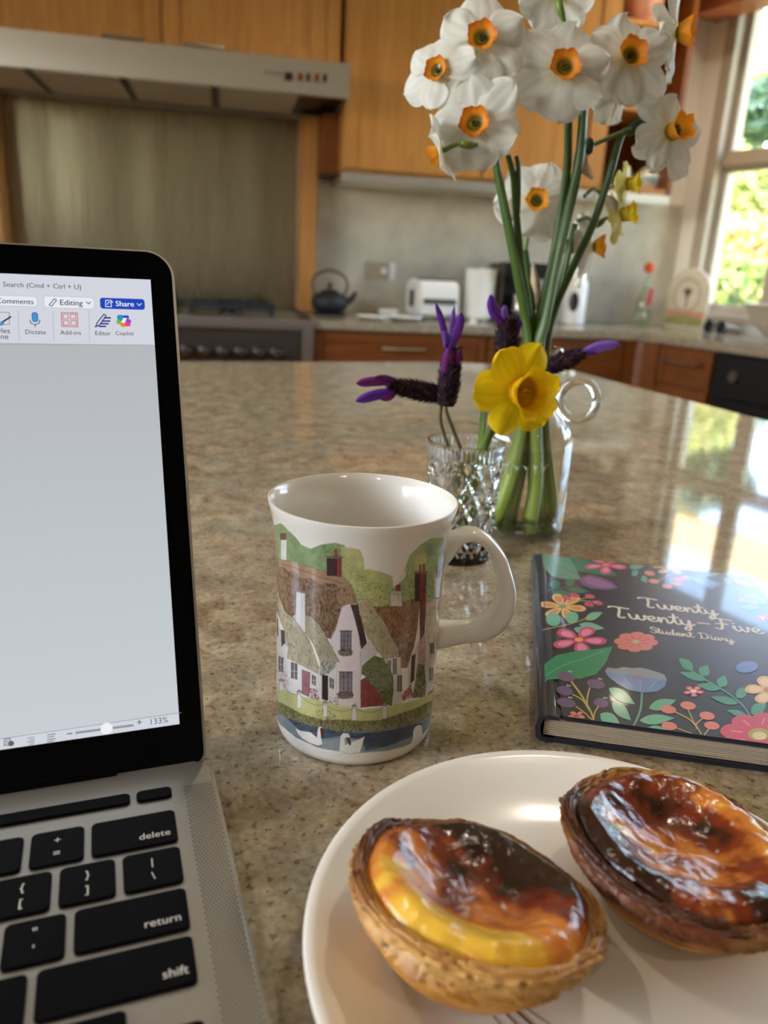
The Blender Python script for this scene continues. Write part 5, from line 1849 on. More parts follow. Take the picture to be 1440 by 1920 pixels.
# left column
blob(188, 300, 30, 24, DKG); blob(278, 290, 28, 22, DKG)
leaf((170, 345), (300, 360), 18, DKG); leaf((260, 330), (400, 345), 16, DKG)
stem([(110, 350), (200, 325), (330, 315)], 5, (60, 110, 96))
petals(235, 430, 140, 6, (228, 186, 130), (206, 146, 80), 12, 0.56, 0.30, (130, 160, 110), 0.16)
for x, y in ((255, 378), (305, 365), (395, 370), (390, 418), (440, 408)):
    blob(x, y, 30, 13, PINK, 12)
stem([(300, 410), (340, 388), (400, 372)], 4, GOLD); stem([(330, 395), (400, 400), (440, 408)], 4, GOLD)
blob(180, 505, 44, 40, MINT, 20); blob(290, 495, 38, 34, MINT, -20)
leaf((365, 505), (470, 465), 22, MINT); leaf((330, 535), (480, 560), 22, MINT); leaf((300, 560), (400, 585), 20, MINT)
stem([(100, 570), (200, 550), (320, 520), (420, 480)], 5, GOLD)
petals(330, 625, 165, 5, PINK, LPK, 8, 0.5, 0.36, (232, 170, 80), 0.15)
petals(665, 638, 130, 8, (216, 120, 112), None, 5, 0.46, 0.42, (170, 180, 140), 0.2)
petals(665, 636, 84, 8, (206, 100, 96), None, 25, 0.46, 0.12, (176, 190, 150), 0.24)
flat([(108, 840), (125, 770), (200, 715), (330, 690), (440, 680), (528, 664), (490, 760), (430, 830), (340, 855), (210, 855), (130, 862)], (48, 140, 98))
stem([(130, 840), (230, 780), (360, 735), (480, 690)], 6, (96, 168, 150))
stem([(80, 940), (110, 890), (150, 850)], 10, (98, 124, 180))
for x, y, rx in ((255, 842, 55), (430, 885, 55), (245, 925, 48), (255, 995, 56), (460, 997, 44)):
    blob(x, y, rx, 27, PUR, 10)
    flat([(x+10, y-28), (x+18, y-38), (x+26, y-30), (x+38, y-36), (x+34, y-24)], (180, 190, 190))
stem([(285, 870), (350, 960), (405, 1060), (420, 1128)], 11, GOLD); stem([(395, 905), (380, 960), (378, 1010)], 9, GOLD)
stem([(290, 945), (350, 980), (390, 1040)], 7, GOLD); stem([(310, 1015), (370, 1060), (410, 1100)], 7, GOLD); stem([(445, 1015), (420, 1060), (418, 1110)], 8, GOLD)
petals(315, 1072, 52, 5, (214, 130, 112), None, 20, 0.56, 0.4, (150, 90, 90), 0.3)
# blue poppy
flat([(482, 810), (500, 788), (550, 795), (590, 785), (640, 792), (690, 790), (740, 800), (790, 815), (830, 830), (846, 860), (835, 900), (790, 930), (710, 936), (620, 920), (550, 880), (500, 840)], (112, 138, 186))
flat([(482, 812), (500, 788), (550, 795), (590, 785), (640, 792), (690, 790), (740, 800), (790, 815), (830, 830), (846, 858), (800, 862), (720, 848), (640, 832), (560, 830)], (140, 152, 158))
flat([(640, 832), (690, 838), (725, 850), (680, 858)], (170, 110, 140))
for a, b in (((590, 850), (640, 900)), ((690, 870), (690, 920)), ((780, 870), (740, 915))):
    stem([a, b], 4, (150, 172, 206))
stem([(700, 936), (690, 1040), (640, 1160)], 12, (112, 160, 150))
for a, b, w in (((505, 910), (660, 1005), 34), ((525, 990), (635, 1100), 34), ((455, 1060), (580, 1145), 40), ((740, 1028), (902, 980), 32), ((685, 1100), (892, 1085), 30), ((715, 1170), (870, 1175), 44)):
    leaf(a, b, w, MINT)
# berries
for x, y in ((855, 1035), (970, 1012), (1082, 1072), (860, 1132), (1110, 1130)):
    blob(x, y, 46, 24, CORAL, 8)
stem([(895, 1050), (980, 1095), (1030, 1150), (1062, 1210)], 8, GOLD); stem([(970, 1035), (1000, 1100), (1030, 1150)], 7, GOLD)
stem([(1060, 1085), (1020, 1120), (1020, 1150)], 8, GOLD); stem([(905, 1145), (1000, 1180), (1060, 1215)], 6, GOLD); stem([(1092, 1150), (1078, 1220)], 10, GOLD)
# teal branch
stem([(980, 800), (1080, 865), (1190, 930), (1280, 1000), (1335, 1070)], 9, (84, 160, 130))
for a, b, w in (((1000, 800), (915, 735), 28), ((1080, 862), (915, 815), 22), ((1050, 838), (1085, 775), 34), ((1160, 915), (1020, 888), 22), ((1160, 905), (1185, 835), 32), ((1265, 1000), (1100, 960), 22), ((1255, 965), (1320, 905), 30), ((1310, 1070), (1195, 1040), 18), ((1340, 1060), (1430, 1000), 36)):
    leaf(a, b, w, (70, 150, 118))
petals(1003, 928, 62, 5, (206, 84, 116), (230, 150, 150), 15, 0.56, 0.4, (236, 214, 196), 0.3)
blob(1316, 786, 66, 34, (92, 124, 186), -6)
petals(1440, 920, 135, 5, (230, 184, 128), (240, 205, 150), 40, 0.62, 0.42, (206, 140, 80), 0.2)
# big pink flower
petals(1385, 1180, 230, 8, (206, 76, 100), None, 12, 0.56, 0.42, (180, 160, 90), 0.28)
for k in range(8):
    a = R_(12+45*k)
    stem([(1385+95*math.cos(a), 1180+58*math.sin(a)), (1385+165*math.cos(a), 1180+96*math.sin(a))], 6, (236, 150, 150))
blob(1390, 1190, 42, 24, (226, 206, 150), 5)
prm = attr_mat('cover_print', 0.28, coat=0.4)
po_ = pr.build('printed_flowers', prm, diary, smooth_angle=0, colors=True)
po_['label'] = 'bright printed flowers and leaves on the cover'

# lettering: a monoline script drawn stroke by stroke
G = {
    'T': (1.5, [[(0, 1.85), (.05, 2.05), (.6, 2.12), (1.6, 1.98)], [(.85, 2.08), (.78, 1.2), (.62, .3), (.8, .02), (1.1, .15)]]),
    'w': (1.45, [[(0, .95), (.08, .3), (.3, .02), (.55, .25), (.66, .95), (.72, .3), (.92, .02), (1.2, .3), (1.25, .95), (1.45, .8)]]),
    'e': (.85, [[(0, .35), (.45, .5), (.58, .85), (.32, .98), (.06, .6), (.16, .12), (.5, .02), (.85, .3)]]),
    'n': (1.05, [[(0, .5), (.1, .95), (.13, .02), (.25, .6), (.5, .97), (.68, .6), (.7, .12), (.85, .02), (1.05, .3)]]),
    't': (.75, [[(0, .3), (.14, .6), (.26, 1.1)], [(.34, 1.9), (.28, 1.1), (.26, .3), (.4, .02), (.58, .08), (.75, .3)], [(-.1, 1.25), (.62, 1.36)]]),
    'y': (1.0, [[(0, .95), (.06, .3), (.28, .05), (.56, .4), (.68, .95), (.62, 0), (.48, -.75), (.2, -.9), (.12, -.6), (.5, -.15), (1.0, .3)]]),
    '-': (1.6, [[(.35, .75), (1.25, .8)]]),
    'F': (1.45, [[(.05, 1.8), (.2, 2.05), (.8, 2.08), (1.6, 1.98)], [(.75, 2.05), (.68, 1.1), (.5, .2), (.2, .0), (.02, .2)], [(.2, 1.05), (1.1, 1.12)]]),
    'i': (.55, [[(0, .5), (.12, .95), (.12, .25), (.28, .02), (.55, .3)], [(.16, 1.45), (.2, 1.5)]]),
    'v': (.85, [[(0, .95), (.12, .35), (.3, .02), (.55, .4), (.6, .95), (.85, .78)]]),
    'S': (1.05, [[(1.0, 1.8), (.65, 2.08), (.22, 1.8), (.35, 1.3), (.8, .9), (.85, .3), (.4, 0), (0, .3)]]),
    'u': (1.0, [[(0, .95), (.05, .3), (.28, .02), (.55, .35), (.65, .95), (.66, .25), (.8, .02), (1.0, .3)]]),
    'd': (1.0, [[(.6, .82), (.25, .95), (.03, .45), (.22, .02), (.52, .35), (.72, 2.0), (.64, .5), (.75, .04), (1.0, .3)]]),
    'D': (1.6, [[(.35, 1.95), (.3, 1), (.22, .05)], [(-.1, 1.75), (.5, 2.08), (1.15, 1.75), (1.25, .8), (.85, .12), (.0, .02)]]),
    'a': (1.0, [[(.6, .82), (.25, .95), (.03, .45), (.2, .03), (.5, .35), (.65, .92), (.62, .25), (.75, .02), (1.0, .3)]]),
    'r': (.8, [[(0, .5), (.14, 1.05), (.2, .82), (.5, .88), (.46, .3), (.6, .03), (.8, .3)]]),
    ' ': (.8, []),
}
lt_ = MB()
hcnt = [0]


def script(s, pl, pr_px, w):
    a, b = dl(*pl), dl(*pr_px)
    adv = sum(G[c][0] for c in s)
    k = (b[0]-a[0])/adv
    y0 = (a[1]+b[1])/2
    x = a[0]
    for c in s:
        for st in G[c][1]:
            P_ = catmull([(x+p[0]*k, y0+p[1]*k) for p in st], 5)
            for i, p in enumerate(P_):
                hcnt[0] += 1
                h = DTH+0.00010+0.000002*(hcnt[0] % 20)
                lt_.add([(p[0]+w/2*math.cos(t_), p[1]+w/2*math.sin(t_), h) for t_ in np.linspace(0, 2*math.pi, 9)[:-1]], [tuple(range(8))])
                if i+1 < len(P_):
                    d = P_[i+1]-p
                    nn = np.array((-d[1], d[0]))/(np.linalg.norm(d)+1e-9)*w/2
                    lt_.add([(*q, h+0.000001) for q in (p-nn, P_[i+1]-nn, P_[i+1]+nn, p+nn)], [(0, 1, 2, 3)])
        x += G[c][0]*k


script('Twenty', (1201, 1134), (1350, 1158), 0.0016)
script('Twenty-Five', (1146, 1157), (1434, 1189), 0.0016)
script('Student Diary', (1221, 1188), (1377, 1203), 0.00095)
tt = lt_.build('title_lettering', plain('cream_foil', (226, 218, 200), 0.3, var=0.03, coat=0.3), diary, smooth_angle=0)
tt['label'] = 'cream script title on the cover'

# ================================================================== plate
PC = np.array([0.1085, 0.1635, 0.0])
PR = 0.0895
plate = thing('plate', 'white side plate holding two custard tarts', 'plate', PC)
MB().lathe([(0, 0.0025), (0.045, 0.0025), (0.047, 0.0), (0.052, 0.0), (0.056, 0.0035), (0.074, 0.0105), (PR-0.001, 0.0188), (PR, 0.0200), (PR-0.0012, 0.0208), (PR-0.004, 0.0200), (0.075, 0.0140), (0.062, 0.0088), (0.052, 0.0068), (0.0, 0.0062)], 128).build('dish', M['ceramic'], plate, smooth_angle=60)
br_ = MB()
for (xa, ya), (xb, yb), w in (((932, 1884), (972, 1925), 0.0009), ((950, 1880), (1010, 1935), 0.0012), ((966, 1878), (1040, 1928), 0.0006), ((925, 1906), (940, 1925), 0.0006)):
    a, b = PZ(xa, ya, 0.0068), PZ(xb, yb, 0.0068)
    d = b-a
    nn = np.array((-d[1], d[0], 0))/np.linalg.norm(d)*w/2
    br_.add([tuple(np.array((p[0], p[1], 0.0071))-np.array((PC[0], PC[1], 0))) for p in (a-nn, b-nn*0.6, b+nn*0.6, a+nn)], [(0, 1, 2, 3)])
br_.build('brown_marking', plain('brown_glaze_line', (110, 62, 34), 0.3), plate, smooth_angle=0)


# ================================================================== custard tarts
M['pastry'] = attr_mat('flaky_pastry', 0.45, spec=0.4, bump=0.3, bscale=420, coat=0.08, sub=0.0)
M['custard'] = attr_mat('caramelised_custard', 0.2, spec=0.4, bump=0.45, bscale=330, coat=0.2)


def tart(label, base, tilt_dir, tilt, spin, seed, R0, HH, burn, rb=0.6):
    """base: world xyz of the foot; tilt: lean of the axis towards tilt_dir; burn(x, y) -> 0..1 char map in view-aligned units"""
    t = thing('custard_tart', label, 'tart', base, 0, 'custard tarts on the plate')
    ax = Vector((-math.sin(tilt_dir), math.cos(tilt_dir), 0))
    TM = Matrix.Rotation(tilt, 4, ax) if tilt else Matrix.Identity(4)
    nth, nt = 260, 110
    TH_, TT = np.meshgrid(np.linspace(0, 2*math.pi, nth, endpoint=False), np.linspace(0, 1, nt))
    cx_, sx_ = np.cos(TH_+spin), np.sin(TH_+spin)
    # outer wall 0..0.72, rim 0.72..0.86, inner lip 0.86..1
    u = np.clip(TT/0.72, 0, 1)
    v_ = np.clip((TT-0.72)/0.14, 0, 1)
    w_ = np.clip((TT-0.86)/0.14, 0, 1)
    wav = fbm(np.stack([cx_*1.6, sx_*1.6, 0*cx_+seed], -1), seed, 3)-0.5
    wav2 = fbm(np.stack([cx_*4, sx_*4, TT*2], -1), seed+5, 3)-0.5
    r = R0*(rb+(1-rb)*u**0.85)
    z = HH*u
    r = r+0.0035*wav*u+R0*0.03*np.sin(math.pi*u)
    # overlapping flakes: saw-tooth ridges that wander round the wall and gather at the rim
    ph = u**1.6*13+wav*5.5+0.35*np.sin(2*TH_+seed)+wav2*3.4
    saw = ph-np.floor(ph)
    brk = smooth(0.35, 0.6, fbm(np.stack([cx_*5, sx_*5, np.floor(ph)*3.7+0*u], -1), seed+4, 2))
    r = r+(saw**1.5*0.0022*brk-0.0006)*smooth(0.22, 0.62, u)
    rimr = R0*(1-0.035*v_)-0.0005
    r = np.where(v_ > 0, r[-1:, :]*0+R0+0.0035*wav-0.0046*v_+0.0004*np.sin(v_*18+wav2*14), r)
    z = np.where(v_ > 0, HH+0.0016*np.sin(math.pi*v_)+0.0008*np.sin(v_*26+wav*26+TH_), z)
    r = np.where(w_ > 0, R0+0.0035*wav-0.0046-0.005*w_, r)
    z = np.where(w_ > 0, HH-0.006*w_, z)
    z = z+0.0050*wav*smooth(0.4, 1, u)+0.0012*wav2*smooth(0.5, 1, u)
    X, Y = r*np.cos(TH_), r*np.sin(TH_)
    P_ = np.stack([X, Y, z], -1)
    n1 = fbm(np.stack([X*60, Y*60, z*60], -1), seed+1, 4)
    n2 = fbm(np.stack([cx_*9, sx_*9, u*14], -1), seed+2, 3)
    gold, pale, brown, dark = (np.array(lin(c)) for c in ((206, 146, 62), (226, 182, 108), (150, 84, 34), (62, 30, 14)))
    C_ = gold[None, None]*np.ones(P_.shape)
    k = smooth(0.45, 0.85, u)[..., None]*0.7
    C_ = C_*(1-k)+pale*k
    k = (smooth(0.52, 0.72, n1)*0.55)[..., None]
    C_ = C_*(1-k)+brown*k
    k = (smooth(0.0, 0.45, 0.45-saw)*smooth(0.3, 0.6, u)*0.85*(u < 1)*(0.35+0.65*brk))[..., None]
    C_ = C_*(1-k)+brown*k
    k = ((v_ > 0)*(w_ == 0)*smooth(-0.1, 0.7, np.sin(v_*26+wav*26+TH_+1.5))*0.55)[..., None]
    C_ = C_*(1-k)+brown*k
    k = (smooth(0.72, 0.80, n2)*smooth(0.3, 0.6, u)*0.8)[..., None]
    C_ = C_*(1-k)+dark*k
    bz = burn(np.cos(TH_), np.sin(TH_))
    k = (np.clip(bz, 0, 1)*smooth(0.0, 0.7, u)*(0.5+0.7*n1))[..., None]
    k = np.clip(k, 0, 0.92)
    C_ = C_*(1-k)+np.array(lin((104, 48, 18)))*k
    k = ((v_ > 0)*(w_ == 0)*smooth(0.4, 0.6, n1)*np.clip(bz, 0, 1)*0.8)[..., None]
    C_ = C_*(1-k)+dark*k
    mb = MB().grid(P_, C_, wrap=True)
    # foot
    n0 = len(mb.v)
    mb.v.append((0, 0, 0.0)); mb.c.append(tuple(gold))
    for j in range(nth):
        mb.f.append((n0, (j+1) % nth, j))
    mb.v = [tuple(TM @ Vector(p)) for p in mb.v]
    lo = min(p[2] for p in mb.v)
    mb.v = [(p[0], p[1], p[2]-lo) for p in mb.v]
    mb.build('pastry_shell', M['pastry'], t, smooth_angle=180, colors=True)
    # custard
    nr = 70
    TH_, RR_ = np.meshgrid(np.linspace(0, 2*math.pi, 200, endpoint=False), np.linspace(0.0, 1, nr))
    wavr = fbm(np.stack([np.cos(TH_+spin)*1.6, np.sin(TH_+spin)*1.6, 0*TH_+seed], -1), seed, 3)-0.5
    rc = (R0-0.0034+0.0034*wavr)*RR_
    X, Y = rc*np.cos(TH_), rc*np.sin(TH_)
    nb = fbm(np.stack([X*55, Y*55, X*0], -1), seed+8, 4)
    nb2 = fbm(np.stack([X*170, Y*170, X*0], -1), seed+9, 3)
    nbm = fbm(np.stack([X*115+Y*20, Y*115, X*0], -1), seed+19, 3)
    puff = smooth(0.30, 0.8, RR_)*(1-0.6*smooth(0.82, 1.0, RR_))
    z = HH+0.0045*wavr*RR_-0.0030+0.0055*puff*(0.6+0.9*nb)+0.0026*(nb-0.5)+0.0008*(nb2-0.5)+0.0022*RR_
    z = z-0.0038*smooth(0.93, 1.0, RR_)
    P_ = np.stack([X, Y, z], -1)
    yel, amb, red, chr_ = (np.array(lin(c)) for c in ((232, 184, 62), (206, 122, 42), (118, 44, 16), (46, 22, 12)))
    bz = burn(X/R0, Y/R0)+1.1*(nb-0.5)+0.55*(nbm-0.5)+0.35*(nb2-0.5)
    C_ = yel*np.ones(P_.shape)
    for lo_, hi_, c in ((0.12, 0.34, amb), (0.36, 0.60, red), (0.62, 0.85, chr_)):
        k = smooth(lo_, hi_, bz)[..., None]
        C_ = C_*(1-k)+c*k
    mb = MB().grid(P_, C_, wrap=True)
    mb.v = [tuple(TM @ Vector(p)) for p in mb.v]
    mb.v = [(p[0], p[1], p[2]-lo) for p in mb.v]
    mb.build('custard', M['custard'], t, smooth_angle=180, colors=True)
    return t


def burn_left(x, y):
    # charred along the far side and the right shoulder, yellow towards the viewer
    return 0.50+0.58*(0.35*x+0.85*y)+0.25*np.exp(-((x-0.5)**2+(y-0.1)**2)/0.12)-0.28*np.exp(-((x+0.55)**2+(y+0.2)**2)/0.15)


def burn_right(x, y):  # char map; the shell's shadowed left side is painted in with it
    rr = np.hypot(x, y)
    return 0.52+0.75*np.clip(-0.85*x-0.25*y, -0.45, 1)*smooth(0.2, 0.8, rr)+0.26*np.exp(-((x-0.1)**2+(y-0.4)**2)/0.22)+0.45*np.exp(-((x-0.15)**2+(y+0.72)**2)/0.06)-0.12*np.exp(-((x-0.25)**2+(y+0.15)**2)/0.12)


TL = PZ(860, 1794, 0.012)
TR = PZ(1250, 1668, 0.012)
tart('custard tart with bright yellow front edge, nearer the laptop', (TL[0], TL[1], 0.0066), R_(40), R_(15), 0.4, 2.0, 0.0374, 0.0208, burn_left)
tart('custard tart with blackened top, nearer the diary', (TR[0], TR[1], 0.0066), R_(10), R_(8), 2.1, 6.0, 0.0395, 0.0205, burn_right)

# ================================================================== glass jug
JC = np.array([0.2378, 0.579, 0.0])
JR = np.array([0.925, -0.38, 0.0])
jug = thing('glass_jug', 'clear glass jug with ring handle holding the daffodil stems in water', 'jug', JC)
M['jug'] = thin_glass('jug_glass', (0.985, 0.992, 0.985), 1.5, 0.0, 1.0)
M['jugthick'] = solid_glass('jug_solid_glass', (0.985, 0.995, 0.99))
M['water'] = thin_glass('water', (0.975, 0.985, 0.955), 1.33, 0.0, 0.5)
jo = [(0, 0.0015), (0.026, 0.0012), (0.030, 0.0), (0.0345, 0.0015), (0.0368, 0.006), (0.0372, 0.02), (0.0372, 0.076), (0.0366, 0.083), (0.0345, 0.089), (0.029, 0.096), (0.0225, 0.103), (0.0195, 0.110), (0.0188, 0.122), (0.019, 0.140), (0.0215, 0.145), (0.0222, 0.150), (0.0208, 0.1525)]
ji = [(0.0175, 0.151), (0.0160, 0.140), (0.0160, 0.112), (0.0200, 0.1035), (0.0265, 0.094), (0.0322, 0.087), (0.0342, 0.081), (0.0348, 0.075), (0.0348, 0.012), (0.0325, 0.008), (0.0, 0.007)]
MB().lathe(jo+ji, 72).build('glass_body', M['jug'], jug, smooth_angle=60)
wl = 0.079
MB().lathe([(0, 0.0085), (0.030, 0.0085), (0.0336, 0.0078), (0.0338, 0.0095), (0.030, 0.0125), (0.018, 0.0140), (0, 0.0145)], 56).build('glass_foot', M['jugthick'], jug, smooth_angle=60)
MB().lathe([(0, 0.0150), (0.018, 0.0146), (0.0318, 0.0132), (0.0343, 0.0145), (0.0343, wl-0.004), (0.0337, wl), (0, wl)], 64).build('water', M['water'], jug, smooth_angle=60)
ringp = [JR*(0.0372+0.0142*math.cos(a))+np.array((0, 0, 0.1128+0.0155*math.sin(a))) for a in np.linspace(0, 2*math.pi, 41)[:-1]]
MB().tube(ringp, 0.0036, 12, closed=True).build('ring_handle', M['jugthick'], jug, smooth_angle=180)
# raised script line moulded round the body
em = []
vd = np.array([-0.38, -0.925])
a0 = math.atan2(vd[1], vd[0])
for k in range(150):
    q = k/149
    lp = q*8*2*math.pi
    ang = a0-0.95+1.5*q+0.035*math.sin(lp)
    z = 0.060+0.0022*math.cos(lp)*(2.0 if (k//19) in (3, 6) else 1.0)+0.004*q
    em.append(((0.0375)*math.cos(ang), (0.0375)*math.sin(ang), z))
MB().tube(em, 0.00055, 6).build('moulded_script', M['jugthick'], jug, smooth_angle=180)

# ================================================================== cut crystal tumbler
KC = np.array([0.170, 0.525, 0.0])
cry = thing('crystal_tumbler', 'cut crystal tumbler of lavender standing behind the mug', 'glass', KC)
M['crystal'] = solid_glass('cut_crystal', (0.985, 0.985, 0.98), 1.55)
nth, nz = 168, 64
TH_, T_ = np.meshgrid(np.linspace(0, 2*math.pi, nth, endpoint=False), np.linspace(0, 1, nz))
Z_ = 0.0885*T_
r0 = 0.0245+0.0040*T_
N1 = 14
a_ = TH_*N1/(2*math.pi)+T_*4.2
b_ = TH_*N1/(2*math.pi)-T_*4.2
tri = lambda x: np.abs(x-np.floor(x)-0.5)
g = np.maximum(tri(a_), tri(b_))
cut = smooth(0.03, 0.06, T_)*(1-smooth(0.86, 0.90, T_))
r_ = r0-0.0021*np.clip((g-0.27)/0.23, 0, 1)*cut
# vertical flutes at the rim
r_ = r_-0.0007*np.abs(np.sin(TH_*21))*smooth(0.86, 0.9, T_)*(1-smooth(0.97, 1.0, T_))
P_ = np.stack([r_*np.cos(TH_), r_*np.sin(TH_), Z_], -1)
mb = MB().grid(P_, wrap=True)
inn = [(0.0262, 0.0885), (0.0252, 0.07), (0.0232, 0.03), (0.0215, 0.014), (0.0, 0.0125)]
last = (nz-1)*nth
prev = [last+j for j in range(nth)]
for r, z in inn:
    if r == 0:
        mb.v.append((0, 0, z)); mb.c.append((1, 1, 1)); c0 = len(mb.v)-1
        mb.f += [(prev[j], prev[(j+1) % nth], c0) for j in range(nth)]
    else:
        cur = []
        for j in range(nth):
            w_ = 2*math.pi*j/nth
            mb.v.append((r*math.cos(w_), r*math.sin(w_), z)); mb.c.append((1, 1, 1)); cur.append(len(mb.v)-1)
        mb.f += [(prev[j], prev[(j+1) % nth], cur[(j+1) % nth], cur[j]) for j in range(nth)]
        prev = cur
mb.v.append((0, 0, 0.0)); mb.c.append((1, 1, 1)); c0 = len(mb.v)-1
mb.f += [(c0, (j+1) % nth, j) for j in range(nth)]
mb.build('cut_glass', M['crystal'], cry, smooth_angle=20)

# ================================================================== flowers
M['petal'] = attr_mat('petal', 0.55, spec=0.3, transl=0.34, bump=0.12, bscale=160)
M['corona'] = attr_mat('flower_cup', 0.5, spec=0.3, transl=0.3)
M['stem'] = attr_mat('green_stem', 0.42, spec=0.4, bump=0.15, bscale=90)
M['stem_y'] = plain('flower_stalk', (96, 118, 44), 0.42, var=0.2, scale=60)
M['bract'] = plain('papery_bract', (186, 166, 140), 0.8, var=0.25, scale=120)
M['bud'] = plain('dark_ovary', (38, 58, 26), 0.4, var=0.2)


def cvec(a, b, c):
    v = a*_R+b*_D-c*_F
    return v/np.linalg.norm(v)


def frame_of(n, roll):
    up = -_D-(-_D @ n)*n
    if np.linalg.norm(up) < 1e-3:
        up = np.array((0, 0, 1.0))
    up /= np.linalg.norm(up)
    sd = np.cross(up, n)
    c, s = math.cos(R_(roll)), math.sin(R_(roll))
    return c*up+s*sd, -s*up+c*sd


def blossom(t, P0, n, Rw, roll, rng, kind='white', cup=(0.30, 0.16), cupcol='orange', reflex=-0.08, broad=0.435, skip=()):
    """one flower: cup mesh is the part, its six petals are sub-parts"""
    ex, ey = frame_of(n, roll)
    Mx = np.stack([ex, ey, n], 1)
    pal = {'orange': ((208, 108, 20), (228, 146, 34), (110, 96, 30)), 'amber': ((228, 138, 20), (238, 164, 44), (120, 100, 30)), 'yellow': ((238, 196, 16), (232, 178, 10), (190, 130, 8)), 'soft': ((240, 206, 40), (244, 214, 70), (190, 170, 40))}[cupcol]
    cr, chh = cup[0]*Rw, cup[1]*Rw
    nth_, nh = 72, 14
    A, H_ = np.meshgrid(np.linspace(0, 2*math.pi, nth_, endpoint=False), np.linspace(0, 1, nh))
    s1 = rng.uniform(0, 6)
    ruf = 0.07*np.sin(5*A+s1)+0.035*np.sin(11*A+2*s1)+0.015*np.sin(23*A)
    if chh > cr*1.1:      # trumpet
        rr = cr*(0.62+0.12*H_+0.30*smooth(0.6, 1, H_))*(1+ruf*H_**3*1.6)+0.012*cr*np.sin(24*A)
    else:
        rr = cr*(0.30+0.70*H_**0.6)*(1+ruf*H_**2)
    zz_ = chh*(H_**0.9)*(1+0.9*ruf*H_**3)
    C0, C1, C2 = (np.array(lin(c)) for c in pal)
    K = smooth(0.45, 0.95, H_)[..., None]
    Cc = C1*(1-K)+C0*K
    K = (1-smooth(0.0, 0.35, H_))[..., None]
    Cc = Cc*(1-K)+C2*K
    Cc = Cc*(0.9+0.2*vnoise(np.stack([A*6, H_*3, H_*0], -1), s1))[..., None]
    L = np.stack([rr*np.cos(A), rr*np.sin(A), zz_], -1)
    mb = MB().grid(P0+L @ Mx.T, Cc, wrap=True)
    # throat floor and anthers
    th_c = lin((70, 66, 22)) if kind != 'yellow' else lin((196, 150, 10))
    th_e = lin((150, 130, 34)) if kind != 'yellow' else lin((206, 160, 12))
    base_r = rr[0].mean()
    o = mb.add([P0+Mx @ np.array((0, 0, 0.0002))]+[P0+Mx @ np.array((base_r*math.cos(q), base_r*math.sin(q), 0.0004)) for q in np.linspace(0, 2*math.pi, 17)[:-1]], [(0, 1+k, 1+(k+1) % 16) for k in range(16)], th_e)
    mb.c[o] = th_c
    for k in range(6):
        q = k*math.pi/3+s1
        b = base_r*0.45
        h = chh*(0.45 if kind == 'yellow' else 0.45)
        b = b*(0.35 if kind == 'yellow' else 1.0)
        mb.tube([P0+Mx @ np.array((b*math.cos(q), b*math.sin(q), 0)), P0+Mx @ np.array((b*1.1*math.cos(q), b*1.1*math.sin(q), h))], [0.0006, 0.0008], 5, lin((88, 84, 30)) if kind != 'yellow' else lin((224, 176, 24)))
    cup_o = mb.build('cup', M['corona'], t, smooth_angle=180, colors=True, world=True)
    base = {'white': (226, 223, 211), 'yellow': (240, 204, 14), 'cream': (238, 230, 150)}[kind]
    bc = np.array(lin(base))
    thr = np.array(lin({'white': (214, 208, 130), 'yellow': (214, 168, 8), 'cream': (226, 206, 90)}[kind]))
    nu, nv = 18, 13
    for k in range(6):
        if k in skip:
            continue
        sd = rng.uniform(0, 50)
        inner_ = k % 2
        ang = R_(60*k)+rng.uniform(-0.15, 0.15)
        Lp = Rw*(1+rng.uniform(-0.11, 0.08))
        Wp = Rw*broad*(1.0 if inner_ else 1.12)*(1+rng.uniform(-0.08, 0.08))
        U, V = np.meshgrid(np.linspace(0, 1, nu), np.linspace(-1, 1, nv), indexing='ij')
        U = 1-(1-U)**1.5
        wid = np.where(U > 0.58, np.sqrt(np.clip(1-((U-0.58)/0.42)**2, 0, 1)), 0.34+0.66*smooth(0.0, 0.58, U))
        wid = wid*(1+0.05*np.sin(5*U+sd))
        x = cr*0.22+(Lp-cr*0.22)*(U+0.03*np.exp(-(V/0.18)**2)*smooth(0.8, 1, U)*(1 if rng.random() < 0.6 else -0.6))
        y = Wp*wid*V
        z = -0.0012*(0 if inner_ else 1)+reflex*Rw*U**1.6+rng.uniform(-0.14, 0.14)*Rw*U
        cupk = rng.uniform(0.05, 0.42)
        z = z-cupk*Rw*(V*V)*wid*0.55*U+0.10*Rw*np.exp(-(V/0.16)**2)*0.14*U
        z = z+Rw*0.26*(fbm(np.stack([U*2.2+sd, V*1.8, U*0], -1), sd, 2)-0.5)*U+Rw*rng.uniform(-0.10, 0.10)*V*U*U
        z = z+0.006*Rw*np.sin(V*13+sd)*smooth(0.2, 0.6, U)
        Lq = np.stack([x*math.cos(ang)-y*math.sin(ang), x*math.sin(ang)+y*math.cos(ang), z], -1)
        kk = (1-smooth(0.05, 0.36, U))[..., None]*0.75
        Cq = bc*(1-kk)+thr*kk
        Cq = Cq*(0.96+0.06*np.cos(V*14+sd))[..., None]
        pm = MB().grid(P0+Lq @ Mx.T, Cq)
        pm.build('petal', M['petal'], cup_o, smooth_angle=180, colors=True)
    return cup_o


def pt(q):
    return PY(q[0], q[1], q[2])


